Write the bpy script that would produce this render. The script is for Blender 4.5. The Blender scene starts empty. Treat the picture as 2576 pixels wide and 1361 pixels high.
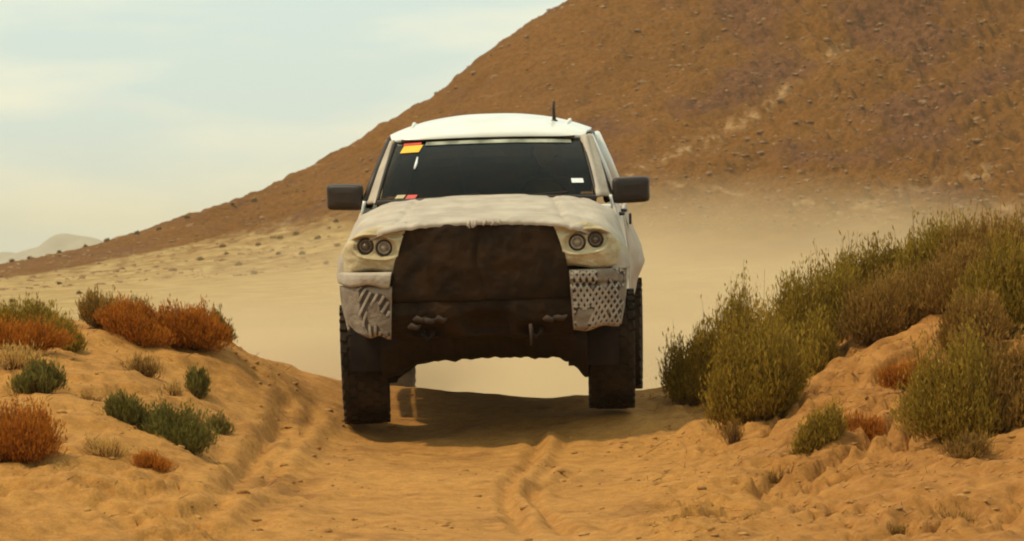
import bpy, bmesh, math, random
import numpy as np
from mathutils import Vector, Matrix

R = math.radians
random.seed(7); RNG = np.random.default_rng(7)
scene = bpy.context.scene
C = scene.collection

# ------------------------------------------------------------------ camera, world, sun, exposure
EYE = 1.75
cam_d = bpy.data.cameras.new('camera'); cam = bpy.data.objects.new('camera', cam_d); C.objects.link(cam)
cam.location = (0, 0, EYE); cam.rotation_euler = (R(90), 0, 0)
cam_d.sensor_width = 36; cam_d.lens = 36 * 17000 / 2576
cam_d.clip_start = 0.5; cam_d.clip_end = 30000
cam_d.dof.use_dof = True; cam_d.dof.focus_distance = 50.5; cam_d.dof.aperture_fstop = 20.0
scene.camera = cam

SUN_EL, SUN_AZ = 58, -98          # azimuth measured from +Y towards +X (camera looks along +Y)
world = bpy.data.worlds.new('World'); scene.world = world; world.use_nodes = True
wn = world.node_tree; wn.nodes.clear()
def wnode(t, **k):
    n = wn.nodes.new(t)
    for a, b in k.items(): setattr(n, a, b)
    return n
w_out = wnode('ShaderNodeOutputWorld'); w_bg = wnode('ShaderNodeBackground')
w_sky = wnode('ShaderNodeTexSky', sky_type='NISHITA', sun_disc=False, sun_elevation=R(SUN_EL), sun_rotation=R(SUN_AZ), dust_density=3.0, ozone_density=0.6)
w_co = wnode('ShaderNodeTexCoord'); w_map = wnode('ShaderNodeMapping'); w_map.inputs['Scale'].default_value = (1, 1, 5.0)
w_nz = wnode('ShaderNodeTexNoise'); w_nz.inputs['Scale'].default_value = 13.0; w_nz.inputs['Detail'].default_value = 5; w_nz.inputs['Roughness'].default_value = 0.5
w_cr = wnode('ShaderNodeValToRGB')
w_cr.color_ramp.elements[0].position = 0.42; w_cr.color_ramp.elements[0].color = (7.3, 9.1, 8.7, 1)
w_cr.color_ramp.elements[1].position = 0.60; w_cr.color_ramp.elements[1].color = (10.2, 10.6, 8.7, 1)
w_mx = wnode('ShaderNodeMix', data_type='RGBA'); w_mx.inputs['Factor'].default_value = 0.9
wn.links.new(w_co.outputs['Generated'], w_map.inputs['Vector']); wn.links.new(w_map.outputs[0], w_nz.inputs['Vector'])
wn.links.new(w_nz.outputs['Fac'], w_cr.inputs['Fac'])
wn.links.new(w_sky.outputs[0], w_mx.inputs['A']); wn.links.new(w_cr.outputs[0], w_mx.inputs['B'])
wn.links.new(w_mx.outputs['Result'], w_bg.inputs['Color']); w_bg.inputs['Strength'].default_value = 0.1
wn.links.new(w_bg.outputs[0], w_out.inputs[0])

sun_d = bpy.data.lights.new('sun', 'SUN'); sun = bpy.data.objects.new('sun', sun_d); C.objects.link(sun)
sun_d.energy = 2.9; sun_d.angle = R(2.5); sun_d.color = (1.0, 0.84, 0.60)
sd = Vector((math.sin(R(SUN_AZ)) * math.cos(R(SUN_EL)), math.cos(R(SUN_AZ)) * math.cos(R(SUN_EL)), math.sin(R(SUN_EL))))
sun.rotation_euler = sd.to_track_quat('Z', 'Y').to_euler()

vs = scene.view_settings
vs.view_transform = 'Standard'; vs.look = 'None'; vs.exposure = 0.0; vs.gamma = 1.0; vs.use_curve_mapping = False
scene.cycles.use_denoising = True
scene.cycles.max_bounces = 6; scene.cycles.volume_bounces = 1; scene.cycles.transparent_max_bounces = 12
scene.cycles.volume_step_rate = 1.0
scene.cycles.filter_width = 2.0

# ------------------------------------------------------------------ numeric helpers
def _hash(ix, iy, s):
    h = (ix * 374761393 + iy * 668265263 + s * 974711) & 0xffffffff
    h = ((h ^ (h >> 13)) * 1274126177) & 0xffffffff
    return ((h ^ (h >> 16)) & 0xffff) / 65535.0 * 2 * np.pi
def perlin(x, y, s=0):
    x = np.asarray(x, float); y = np.asarray(y, float)
    x0 = np.floor(x).astype(np.int64); y0 = np.floor(y).astype(np.int64)
    fx = x - x0; fy = y - y0
    u = fx * fx * fx * (fx * (fx * 6 - 15) + 10); v = fy * fy * fy * (fy * (fy * 6 - 15) + 10)
    def g(dx, dy):
        a = _hash(x0 + dx, y0 + dy, s)
        return np.cos(a) * (fx - dx) + np.sin(a) * (fy - dy)
    return ((g(0, 0) * (1 - u) + g(1, 0) * u) * (1 - v) + (g(0, 1) * (1 - u) + g(1, 1) * u) * v) * 1.5
def fbm(x, y, o=4, s=0, gain=0.5):
    t = 0; a = 1.0; f = 1.0
    for k in range(o):
        t = t + a * perlin(x * f, y * f, s + k * 17); a *= gain; f *= 2.03
    return t
def ridged(x, y, o=3, s=0):
    t = 0; a = 1.0; f = 1.0
    for k in range(o):
        t = t + a * (1 - 2 * np.abs(perlin(x * f, y * f, s + k * 13))); a *= 0.5; f *= 2.1
    return t
def sstep(a, b, x):
    t = np.clip((x - a) / (b - a), 0, 1); return t * t * (3 - 2 * t)
def wpt(px, py, Y):
    """a control point of the terrain: where a ray from the eye meets distance Y"""
    return ((px - 1288) / 17000 * Y, Y, EYE - (py - 680.5) / 17000 * Y)
class TPS:
    def __init__(s, pts, sc, smooth=1e-3):
        P = np.array(pts, float); s.sc = np.array(sc, float); X = P[:, :2] / s.sc; n = len(X)
        d = np.linalg.norm(X[:, None] - X[None], axis=2)
        K = np.where(d > 0, d * d * np.log(d + 1e-12), 0) + np.eye(n) * smooth
        A = np.zeros((n + 3, n + 3)); A[:n, :n] = K; A[:n, n] = 1; A[:n, n + 1:] = X; A[n, :n] = 1; A[n + 1:, :n] = X.T
        s.w = np.linalg.solve(A, np.concatenate([P[:, 2], np.zeros(3)])); s.X = X; s.n = n
    def __call__(s, x, y):
        sh = np.shape(x); q = np.stack([np.ravel(x) / s.sc[0], np.ravel(y) / s.sc[1]], 1); out = np.empty(len(q))
        for i in range(0, len(q), 40000):
            c = q[i:i + 40000]; d2 = ((c[:, None] - s.X[None]) ** 2).sum(2)
            out[i:i + 40000] = (0.5 * d2 * np.log(d2 + 1e-12)) @ s.w[:s.n] + s.w[s.n] + c @ s.w[s.n + 1:]
        return out.reshape(sh)

# ------------------------------------------------------------------ object helpers
def tag(o, label=None, cat=None, group=None, kind=None):
    if label: o['label'] = label
    if cat: o['category'] = cat
    if group: o['group'] = group
    if kind: o['kind'] = kind
    return o
def empty(name, loc=(0, 0, 0)):
    o = bpy.data.objects.new(name, None); o.location = loc; o.empty_display_size = 0.1; C.objects.link(o); return o
def mesh_np(name, V, F, mat, parent=None, smooth=True, tone=None):
    V = np.asarray(V, np.float32); F = np.asarray(F, np.int32)
    me = bpy.data.meshes.new(name); me.vertices.add(len(V)); me.vertices.foreach_set('co', V.ravel())
    k = F.shape[1]; me.loops.add(F.size); me.loops.foreach_set('vertex_index', F.ravel())
    me.polygons.add(len(F)); me.polygons.foreach_set('loop_start', np.arange(0, F.size, k, dtype=np.int32))
    me.polygons.foreach_set('loop_total', np.full(len(F), k, np.int32))
    me.update(calc_edges=True)
    if smooth: me.polygons.foreach_set('use_smooth', np.ones(len(F), bool))
    if tone is not None:
        at = me.attributes.new('tone', 'FLOAT', 'POINT'); at.data.foreach_set('value', np.asarray(tone, np.float32))
    me.materials.append(mat); o = bpy.data.objects.new(name, me); C.objects.link(o)
    if parent: o.parent = parent
    return o
def bm_obj(name, bm, mat, parent=None, smooth=False, bevel=0):
    bmesh.ops.recalc_face_normals(bm, faces=bm.faces)
    me = bpy.data.meshes.new(name); bm.to_mesh(me); bm.free()
    if smooth: me.polygons.foreach_set('use_smooth', [True] * len(me.polygons))
    me.materials.append(mat); o = bpy.data.objects.new(name, me); C.objects.link(o)
    if parent: o.parent = parent
    if bevel:
        m = o.modifiers.new('bevel', 'BEVEL'); m.width = bevel; m.segments = 2; m.limit_method = 'ANGLE'
    return o
def box(bm, c, s, rot=None, taper=None):
    M = Matrix.Translation(c) @ (rot.to_4x4() if rot else Matrix.Identity(4))
    vs_ = []
    for x in (-.5, .5):
        for y in (-.5, .5):
            for z in (-.5, .5):
                k = (taper if (taper and z > 0) else 1)
                vs_.append(bm.verts.new(M @ Vector((x * s[0] * k, y * s[1] * k, z * s[2]))))
    for f in ((0, 1, 3, 2), (4, 6, 7, 5), (0, 4, 5, 1), (2, 3, 7, 6), (0, 2, 6, 4), (1, 5, 7, 3)):
        bm.faces.new([vs_[i] for i in f])
def tube(bm, pts, r, n=10, cap=True):
    pts = [Vector(p) for p in pts]; rs = r if isinstance(r, (list, tuple)) else [r] * len(pts); rings = []
    for i, p in enumerate(pts):
        d = (pts[min(i + 1, len(pts) - 1)] - pts[max(i - 1, 0)]).normalized()
        a = d.orthogonal().normalized() if i == 0 else (a - d * a.dot(d)).normalized()
        b = d.cross(a)
        rings.append([bm.verts.new(p + (a * math.cos(2 * math.pi * k / n) + b * math.sin(2 * math.pi * k / n)) * rs[i]) for k in range(n)])
    for A, B in zip(rings, rings[1:]):
        for k in range(n): bm.faces.new((A[k], A[(k + 1) % n], B[(k + 1) % n], B[k]))
    if cap:
        bm.faces.new(rings[0][::-1]); bm.faces.new(rings[-1])
def lathe_x(bm, prof, n=48, cx=0, cy=0, cz=0, closed=False):
    """prof: list of (x, r) about the x axis"""
    rings = [[bm.verts.new((cx + x, cy + r * math.cos(2 * math.pi * k / n), cz + r * math.sin(2 * math.pi * k / n))) for k in range(n)] for x, r in prof]
    pairs = list(zip(rings, rings[1:])) + ([(rings[-1], rings[0])] if closed else [])
    for A, B in pairs:
        for k in range(n): bm.faces.new((A[k], A[(k + 1) % n], B[(k + 1) % n], B[k]))
    return rings
def catmull(P, n):
    P = np.asarray(P, float); m = len(P); t = np.linspace(0, m - 1, n); i = np.clip(np.floor(t).astype(int), 0, m - 2); f = (t - i)
    Q = np.concatenate([[2 * P[0] - P[1]], P, [2 * P[-1] - P[-2]]]); f = f.reshape((-1,) + (1,) * (P.ndim - 1))
    a, b, c, d = Q[i], Q[i + 1], Q[i + 2], Q[i + 3]
    return 0.5 * (2 * b + (c - a) * f + (2 * a - 5 * b + 4 * c - d) * f ** 2 + (3 * b - a - 3 * c + d) * f ** 3)
def loft(ctrl, nu, nv):
    G = catmull(np.asarray(ctrl, float), nu); return np.swapaxes(catmull(np.swapaxes(G, 0, 1), nv), 0, 1)
def normals(G):
    du = np.gradient(G, axis=0); dv = np.gradient(G, axis=1); n = np.cross(du, dv)
    return n / (np.linalg.norm(n, axis=2, keepdims=True) + 1e-9)
def grid_faces(nu, nv):
    i = np.arange(nu - 1)[:, None] * nv + np.arange(nv - 1)[None]; i = i.ravel()
    return np.stack([i, i + nv, i + nv + 1, i + 1], 1)
def grid_obj(name, G, mat, parent, thick=0.0, offset=-1):
    nu, nv = G.shape[:2]; o = mesh_np(name, G.reshape(-1, 3), grid_faces(nu, nv), mat, parent)
    if thick:
        m = o.modifiers.new('thickness', 'SOLIDIFY'); m.thickness = thick; m.offset = offset
    return o

# ------------------------------------------------------------------ materials
def mat_new(name):
    m = bpy.data.materials.new(name); m.use_nodes = True; nt = m.node_tree
    return m, nt, nt.nodes['Principled BSDF']
def pmat(name, c1, c2=None, rough=0.7, scale=8, detail=4, bump=0.0, bscale=None, metal=0.0, coat=0.0, lo=0.35, hi=0.65, spec=0.5, dist=0.01, tone=None, coords='Object'):
    m, nt, p = mat_new(name); N = nt.nodes; L = nt.links
    p.inputs['Roughness'].default_value = rough; p.inputs['Metallic'].default_value = metal
    p.inputs['Coat Weight'].default_value = coat; p.inputs['Specular IOR Level'].default_value = spec
    tc = N.new('ShaderNodeTexCoord')
    nz = N.new('ShaderNodeTexNoise'); nz.inputs['Scale'].default_value = scale; nz.inputs['Detail'].default_value = detail
    L.new(tc.outputs[coords], nz.inputs['Vector'])
    cr = N.new('ShaderNodeValToRGB'); cr.color_ramp.elements[0].position = lo; cr.color_ramp.elements[1].position = hi
    cr.color_ramp.elements[0].color = (*c1, 1); cr.color_ramp.elements[1].color = (*(c2 or c1), 1)
    if tone:
        at = N.new('ShaderNodeAttribute'); at.attribute_name = 'tone'
        L.new(at.outputs['Fac'], cr.inputs['Fac'])
        cr.color_ramp.elements[0].position = 0; cr.color_ramp.elements[1].position = 1
    else: L.new(nz.outputs['Fac'], cr.inputs['Fac'])
    L.new(cr.outputs[0], p.inputs['Base Color'])
    if bump:
        nb = N.new('ShaderNodeTexNoise'); nb.inputs['Scale'].default_value = bscale or scale * 4; nb.inputs['Detail'].default_value = 5
        L.new(tc.outputs[coords], nb.inputs['Vector'])
        b = N.new('ShaderNodeBump'); b.inputs['Strength'].default_value = bump; b.inputs['Distance'].default_value = dist
        L.new(nb.outputs['Fac'], b.inputs['Height']); L.new(b.outputs[0], p.inputs['Normal'])
    return m

M = {}
M['white_cloth'] = pmat('white_cloth', (.35, .285, .21), (.46, .385, .29), .8, 5, 5, .5, 26, dist=.012)
M['white_paint'] = pmat('white_paint', (.66, .64, .56), (.76, .74, .66), .35, 3, 3, coat=.3)
M['strap'] = 0
M['cream_pad'] = pmat('cream_pad', (.38, .29, .15), (.52, .42, .24), .85, 7, 5, .5, 30, dist=.012)
M['grey_mesh'] = pmat('grey_mesh', (.17, .125, .085), (.25, .19, .13), .9, 14, 5, .6, 60, dist=.01)
M['strap'] = pmat('strap', (.26, .20, .14), (.38, .30, .22), .8, 12, 3)
M['black_cloth'] = pmat('black_cloth', (.012, .005, .001), (.030, .0125, .0025), .9, 5, 5, .6, 18, dist=.02, spec=.2)
M['dusty_black'] = pmat('dusty_black', (.028, .013, .006), (.055, .03, .015), .9, 12, 4, .4, 30)
M['black_plastic'] = pmat('black_plastic', (.018, .010, .005), (.03, .017, .009), .5, 6, 3, spec=.35)
M['under_metal'] = pmat('under_metal', (.008, .003, .001), (.018, .008, .003), .75, 9, 4, .4, 30, spec=.25)
M['rubber'] = pmat('rubber', (.012, .006, .002), (.040, .022, .010), .85, 6, 5, .4, 40, spec=.2)
M['rim'] = pmat('rim', (.05, .045, .04), (.08, .07, .06), .4, 8, 3, metal=.7)
M['interior'] = pmat('interior', (.012, .008, .005), (.02, .013, .008), .8, 8, 3, spec=.2)
M['lens'] = pmat('lens', (.24, .18, .12), (.36, .29, .20), .12, 20, 3, spec=.6)
M['lens_dark'] = pmat('lens_dark', (.09, .06, .035), (.16, .11, .07), .15, 20, 3, spec=.5)
M['chrome'] = pmat('chrome', (.5, .46, .4), (.6, .56, .5), .3, 20, 3, metal=1)
M['yellow'] = pmat('yellow', (.75, .42, .01), (.8, .47, .02), .5, 20, 2)
M['red'] = pmat('red', (.55, .03, .02), (.6, .05, .03), .5, 20, 2)
M['white_print'] = pmat('white_print', (.75, .75, .7), (.8, .8, .75), .5, 20, 2)
def glass_mat(name, tint, w=0.9):
    m, nt, p = mat_new(name); p.inputs['Base Color'].default_value = (*tint, 1)
    p.inputs['Roughness'].default_value = .03; p.inputs['Transmission Weight'].default_value = w; p.inputs['IOR'].default_value = 1.5
    return m
M['glass'] = glass_mat('glass', (.36, .30, .18), 1.0); M['glass'].node_tree.nodes['Principled BSDF'].inputs['IOR'].default_value = 1.21; M['side_glass'] = glass_mat('side_glass', (.1, .1, .09), .6)
M['pale_band'] = pmat('pale_band', (.12, .12, .07), (.42, .41, .29), .35, 6, 3)
M['mirror_glass'] = pmat('mirror_glass', (.8, .8, .8), None, .03, metal=1)

_nt = M['grey_mesh'].node_tree; _p = _nt.nodes['Principled BSDF']; _x = _nt.nodes.new('ShaderNodeMix'); _x.data_type = 'RGBA'; _a = _nt.nodes.new('ShaderNodeAttribute'); _a.attribute_name = 'tone'
_nt.links.new(_p.inputs['Base Color'].links[0].from_socket, _x.inputs['A']); _x.inputs['B'].default_value = (.022, .012, .006, 1); _nt.links.new(_a.outputs['Fac'], _x.inputs['Factor']); _nt.links.new(_x.outputs['Result'], _p.inputs['Base Color'])
M['olive_leaf'] = pmat('olive_leaf', (.15, .080, .003), (.40, .255, .028), .7, tone=1, spec=.2)
M['sage_leaf'] = pmat('sage_leaf', (.060, .050, .005), (.23, .185, .036), .7, tone=1, spec=.2)
M['rust_leaf'] = pmat('rust_leaf', (.24, .060, .004), (.56, .19, .015), .75, tone=1, spec=.2)
M['brown_leaf'] = pmat('brown_leaf', (.17, .080, .008), (.40, .22, .045), .75, tone=1, spec=.2)
M['straw_leaf'] = pmat('straw_leaf', (.42, .21, .04), (.74, .47, .14), .7, tone=1, spec=.2)
for _k in ('olive_leaf', 'sage_leaf', 'rust_leaf', 'brown_leaf', 'straw_leaf'):
    _nt = M[_k].node_tree; _p = _nt.nodes['Principled BSDF']; _t = _nt.nodes.new('ShaderNodeBsdfTranslucent'); _m = _nt.nodes.new('ShaderNodeMixShader'); _m.inputs[0].default_value = .35
    _nt.links.new(_p.inputs['Base Color'].links[0].from_socket, _t.inputs['Color']); _nt.links.new(_p.outputs[0], _m.inputs[1]); _nt.links.new(_t.outputs[0], _m.inputs[2])
    _nt.links.new(_m.outputs[0], _nt.nodes['Material Output'].inputs['Surface'])
M['twig'] = pmat('twig', (.10, .04, .015), (.22, .12, .05), .8, 20, 3, spec=.2)

# ground: sand with darker and paler patches, gravelly relief
def ground_mat():
    m, nt, p = mat_new('sand'); N = nt.nodes; L = nt.links
    p.inputs['Roughness'].default_value = .95; p.inputs['Specular IOR Level'].default_value = .15
    geo = N.new('ShaderNodeNewGeometry'); sep = N.new('ShaderNodeSeparateXYZ'); L.new(geo.outputs['Position'], sep.inputs[0])
    def noise(scale, det=5, rough=.55, vec=None):
        n = N.new('ShaderNodeTexNoise'); n.inputs['Scale'].default_value = scale; n.inputs['Detail'].default_value = det; n.inputs['Roughness'].default_value = rough
        L.new(vec or geo.outputs['Position'], n.inputs['Vector']); return n.outputs['Fac']
    def ramp(f, a, b, ca, cb):
        r = N.new('ShaderNodeValToRGB'); r.color_ramp.elements[0].position = a; r.color_ramp.elements[1].position = b
        r.color_ramp.elements[0].color = (*ca, 1); r.color_ramp.elements[1].color = (*cb, 1); L.new(f, r.inputs['Fac']); return r.outputs[0]
    def mixc(f, a, b):
        x = N.new('ShaderNodeMix'); x.data_type = 'RGBA'
        if isinstance(f, float): x.inputs['Factor'].default_value = f
        else: L.new(f, x.inputs['Factor'])
        L.new(a, x.inputs['A']); L.new(b, x.inputs['B']); return x.outputs['Result']
    near = ramp(noise(.9, 6), .32, .68, (.33, .140, .022), (.46, .220, .046))
    fine = ramp(noise(9, 7, .7), .38, .62, (.19, .068, .008), (.50, .235, .052))
    near = mixc(.45, near, fine); near = mixc(.25, near, ramp(noise(60, 3, .7), .35, .65, (.13, .05, .012), (.46, .25, .09)))
    crust = ramp(noise(1.7, 7, .7), .54, .64, (0, 0, 0), (.6, .6, .6)); near = mixc(crust, near, ramp(noise(14, 5, .7), .4, .6, (.13, .05, .010), (.26, .115, .028)))
    bx = N.new('ShaderNodeMapRange'); bx.inputs['From Min'].default_value = 1.1; bx.inputs['From Max'].default_value = 2.3; bx.inputs['To Max'].default_value = .6; L.new(sep.outputs['X'], bx.inputs['Value']); near = mixc(bx.outputs[0], near, ramp(noise(5, 7, .75), .36, .62, (.15, .050, .009), (.38, .165, .040)))
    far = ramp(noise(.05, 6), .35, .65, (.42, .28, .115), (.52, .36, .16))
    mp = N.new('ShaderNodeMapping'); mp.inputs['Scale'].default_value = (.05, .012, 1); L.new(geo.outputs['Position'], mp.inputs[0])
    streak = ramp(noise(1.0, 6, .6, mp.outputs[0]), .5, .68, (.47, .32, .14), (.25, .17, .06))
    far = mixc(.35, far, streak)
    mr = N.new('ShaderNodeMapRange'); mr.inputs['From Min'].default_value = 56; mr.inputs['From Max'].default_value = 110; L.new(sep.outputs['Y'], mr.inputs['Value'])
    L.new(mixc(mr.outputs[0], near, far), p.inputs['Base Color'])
    b = N.new('ShaderNodeBump'); b.inputs['Strength'].default_value = .7; b.inputs['Distance'].default_value = .03; L.new(noise(7, 8, .65), b.inputs['Height'])
    b2 = N.new('ShaderNodeBump'); b2.inputs['Strength'].default_value = .5; b2.inputs['Distance'].default_value = .012; L.new(noise(32, 4, .6), b2.inputs['Height']); L.new(b.outputs[0], b2.inputs['Normal'])
    L.new(b2.outputs[0], p.inputs['Normal'])
    return m
def hill_mat():
    m, nt, p = mat_new('hill_rock'); N = nt.nodes; L = nt.links
    p.inputs['Roughness'].default_value = .95; p.inputs['Specular IOR Level'].default_value = .1
    geo = N.new('ShaderNodeNewGeometry')
    def noise(scale, det=5, rough=.55, vec=None, dist=0):
        n = N.new('ShaderNodeTexNoise'); n.inputs['Scale'].default_value = scale; n.inputs['Detail'].default_value = det; n.inputs['Roughness'].default_value = rough; n.inputs['Distortion'].default_value = dist
        L.new(vec or geo.outputs['Position'], n.inputs['Vector']); return n.outputs['Fac']
    def ramp(f, a, b, ca, cb):
        r = N.new('ShaderNodeValToRGB'); r.color_ramp.elements[0].position = a; r.color_ramp.elements[1].position = b
        r.color_ramp.elements[0].color = (*ca, 1); r.color_ramp.elements[1].color = (*cb, 1); L.new(f, r.inputs['Fac']); return r.outputs[0]
    def mixc(f, a, b):
        x = N.new('ShaderNodeMix'); x.data_type = 'RGBA'
        if isinstance(f, float): x.inputs['Factor'].default_value = f
        else: L.new(f, x.inputs['Factor'])
        L.new(a, x.inputs['A']); L.new(b, x.inputs['B']); return x.outputs['Result']
    base = ramp(noise(.09, 5), .35, .65, (.110, .037, .004), (.168, .064, .008))
    fine = ramp(noise(2.2, 9, .8), .38, .62, (.035, .010, .001), (.28, .120, .024))
    rock = mixc(.5, base, fine)
    mp = N.new('ShaderNodeMapping'); mp.inputs['Rotation'].default_value = (0, R(35), 0); mp.inputs['Scale'].default_value = (.05, .03, .35); L.new(geo.outputs['Position'], mp.inputs[0])
    pale = ramp(noise(1.0, 6, .6, mp.outputs[0], .5), .68, .78, (0, 0, 0), (.5, .5, .5))
    palec = ramp(noise(2.0, 5, .7), .4, .6, (.30, .17, .07), (.52, .34, .17))
    rock = mixc(pale, rock, palec)
    a2 = N.new('ShaderNodeAttribute'); a2.attribute_name = 'scree'; rock = mixc(a2.outputs['Fac'], rock, palec)
    a3 = N.new('ShaderNodeAttribute'); a3.attribute_name = 'outcrop'; darkc = ramp(noise(1.6, 8, .8), .38, .62, (.035, .012, .006), (.19, .075, .03)); rock = mixc(a3.outputs['Fac'], rock, darkc)
    at = N.new('ShaderNodeAttribute'); at.attribute_name = 'tone'
    sand = ramp(noise(.35, 8, .7), .38, .66, (.28, .175, .06), (.48, .325, .135))
    L.new(mixc(at.outputs['Fac'], rock, sand), p.inputs['Base Color'])
    b = N.new('ShaderNodeBump'); b.inputs['Strength'].default_value = .6; b.inputs['Distance'].default_value = .5; L.new(noise(1.1, 8, .7), b.inputs['Height'])
    L.new(b.outputs[0], p.inputs['Normal'])
    return m
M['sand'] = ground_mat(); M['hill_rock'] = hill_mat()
M['stone'] = pmat('stone', (.16, .075, .03), (.34, .20, .10), .9, 3, 5, .5, 8, spec=.15, coords='Object')
M['clod'] = pmat('clod', (.26, .115, .03), (.42, .22, .07), .95, 9, 5, .6, 40, spec=.1)
M['mountain'] = pmat('mountain', (.16, .15, .13), (.26, .22, .17), .95, .003, 6)

# ------------------------------------------------------------------ terrain
near_c = [wpt(*c) for c in [
    (-400, 1361, 42.5), (0, 1361, 42.5), (600, 1361, 42.8), (1230, 1361, 43), (1700, 1361, 42.8), (2100, 1361, 42.4), (2500, 1361, 42), (3000, 1330, 42),
    (0, 1200, 44.2), (400, 1190, 44.8), (700, 1240, 45.4), (0, 1100, 45.6), (400, 1100, 46.3), (600, 1190, 46.5), (900, 1200, 47), (1230, 1200, 47), (1500, 1200, 47), (1700, 1195, 46.8), (1950, 1210, 46), (2300, 1165, 45.5), (2500, 1150, 45), (2900, 1120, 45),
    (-300, 940, 48), (0, 950, 48), (300, 955, 48.5), (560, 1050, 48.4), (700, 1080, 49.6), (900, 1082, 51), (1230, 1064, 51), (1540, 1036, 51), (1700, 1040, 51), (1830, 1060, 50), (2000, 1090, 47.6), (2120, 1040, 47.3), (2300, 990, 47.2), (2500, 940, 47.5), (2900, 900, 47.5),
    (-300, 845, 50.5), (0, 850, 50.3), (300, 855, 50.7), (560, 875, 51.2), (650, 908, 52), (750, 942, 52.8), (850, 965, 53.2), (1000, 985, 53.2), (1100, 990, 53.2), (1250, 999, 53.2), (1480, 999, 53.2), (1620, 985, 53.2), (1690, 978, 53.2), (1800, 960, 52.5),
    (1960, 1030, 49), (2050, 955, 49.4), (2150, 900, 49.8), (2330, 822, 49.8), (2500, 770, 50), (2900, 720, 50),
    (1850, 940, 53.5), (2050, 850, 53), (2300, 750, 53), (2600, 700, 53), (-200, 845, 54), (300, 850, 54), (560, 885, 54.5)]]
near_c += [(x, y, z) for x, y, z in [(-12, 42, .35), (-12, 48, 1.2), (-12, 54, 1.2), (12, 42, .4), (12, 48, 1.5), (12, 54, 1.8),
    (-4, 38, .02), (0, 38, -.02), (4, 38, .02), (-12, 36, .1), (12, 36, .1),
    (0, 56, .60), (2, 56, .62), (-1.6, 56, .62), (5, 57, 1.3), (-4, 57, .95), (0, 59, .15), (-5, 60, .35), (6, 60, .7), (0, 62, -.5), (-12, 60, .4), (12, 60, .8)]]
tnear = TPS(near_c, (1, 1.3), .004)
far_c = [wpt(*c) for c in [
    (-1500, 1000, 320), (0, 1000, 320), (1288, 998, 320), (2600, 985, 320), (4000, 980, 320),
    (-1500, 880, 400), (0, 880, 400), (1288, 870, 400), (2600, 850, 400), (4000, 840, 400),
    (-1500, 790, 480), (0, 785, 480), (850, 745, 480), (1600, 720, 480), (2600, 690, 480), (4000, 680, 480),
    (-1500, 735, 560), (0, 728, 560), (500, 690, 570), (900, 635, 570), (1600, 600, 550), (2100, 560, 550), (2600, 555, 550), (4000, 540, 550),
    (-1500, 705, 600), (0, 697, 600), (300, 645, 625), (500, 600, 640), (700, 530, 650), (850, 455, 660), (965, 385, 668), (1105, 298, 680), (1260, 155, 690), (1475, 0, 702), (1750, -170, 725), (2100, -330, 760), (2600, -500, 790), (4000, -700, 820),
    (1100, 560, 600), (1400, 480, 600), (1700, 480, 600), (2100, 460, 600), (2600, 440, 600), (4000, 420, 600), (1300, 330, 650), (1700, 260, 650), (2200, 230, 650), (2800, 200, 650), (4000, 150, 650), (1800, 20, 690), (2400, -20, 690)]]
far_c += [(-250, 600, 0.5), (-250, 450, -2.5), (-100, 700, -2), (-30, 740, -4), (0, 790, 2), (40, 860, 8), (100, 900, 20), (-100, 850, -4), (0, 950, -4), (100, 1050, -4), (250, 1050, 0), (250, 820, 45), (250, 650, 26), (250, 500, -1), (250, 350, -4), (-100, 1050, -4), (-250, 1050, -4), (-250, 330, -4)]
tfar = TPS(far_c, (60, 60), .0005)
def zfar(x, y):
    z = tfar(np.clip(x, -260, 260), np.clip(y, 300, 1050))
    z = np.where(y < 320, z - .013 * (320 - np.clip(y, 100, 320)), z)
    lat = sstep(200, 420, np.abs(x)); z = z * (1 - lat * .6) + (-4) * lat * .6
    return z * (1 - sstep(950, 1300, y)) + (-5) * sstep(950, 1300, y)
def znear(x, y):
    a = 2.5 * np.tanh(x / 12 / 1.0) * 12 / 2.5 if False else np.clip(x, -12, 12)
    z = tnear(a, np.clip(y, 36, 61))
    return z * sstep(20, 40, y) if np.ndim(y) == 0 else z * sstep(20, 40, y)
def zbase(x, y):
    x = np.asarray(x, float); y = np.asarray(y, float)
    k = sstep(58.5, 85, y); s2 = np.clip((y - 60) / 60, 0, 1)
    zn = znear(x, y) - 3.2 * sstep(57.5, 85, y)
    return zn * (1 - k) + zfar(x, y) * k
def hit(px, py, y0=40.0, y1=57.0):
    Y = np.linspace(y0, y1, 900); X = (px - 1288) / 17000 * Y; Z = EYE - (py - 680.5) / 17000 * Y
    d = Z - znear(X, Y); i = np.where(d < 0)[0]
    k = i[0] if len(i) else int(np.argmin(d)); return X[k], Y[k]
# wheel ruts and ridges pressed into the sand: (course, width, depth)
ruts = []
def rut(course, w, d):
    P = np.array([hit(*c) for c in course]); ruts.append((catmull(P, len(P) * 6), w, d))
rut([(800, 985), (770, 1040), (730, 1090), (680, 1150), (620, 1215), (520, 1290), (420, 1355)], .085, .07)
rut([(735, 985), (715, 1040), (680, 1095), (630, 1160), (560, 1220)], .07, .07)
rut([(760, 1000), (735, 1065), (700, 1120), (650, 1185), (590, 1245)], .05, -.05)
rut([(850, 1080), (820, 1150), (740, 1240), (640, 1310), (560, 1358)], .10, .035)
rut([(640, 1262), (780, 1255), (900, 1235)], .05, .035)
rut([(1375, 1075), (1385, 1120), (1350, 1180), (1305, 1235), (1325, 1290), (1390, 1355)], .055, -.055)
rut([(1350, 1085), (1345, 1140), (1310, 1190), (1280, 1240), (1290, 1300), (1330, 1358)], .055, .045)
rut([(1460, 1180), (1410, 1205), (1350, 1230), (1320, 1262)], .06, .07)
rut([(1330, 1265), (1380, 1300), (1440, 1345)], .045, .045)
rut([(1500, 1310), (1580, 1345), (1680, 1352)], .08, .05)
rut([(1540, 1245), (1600, 1238), (1700, 1225)], .05, .04)
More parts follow.
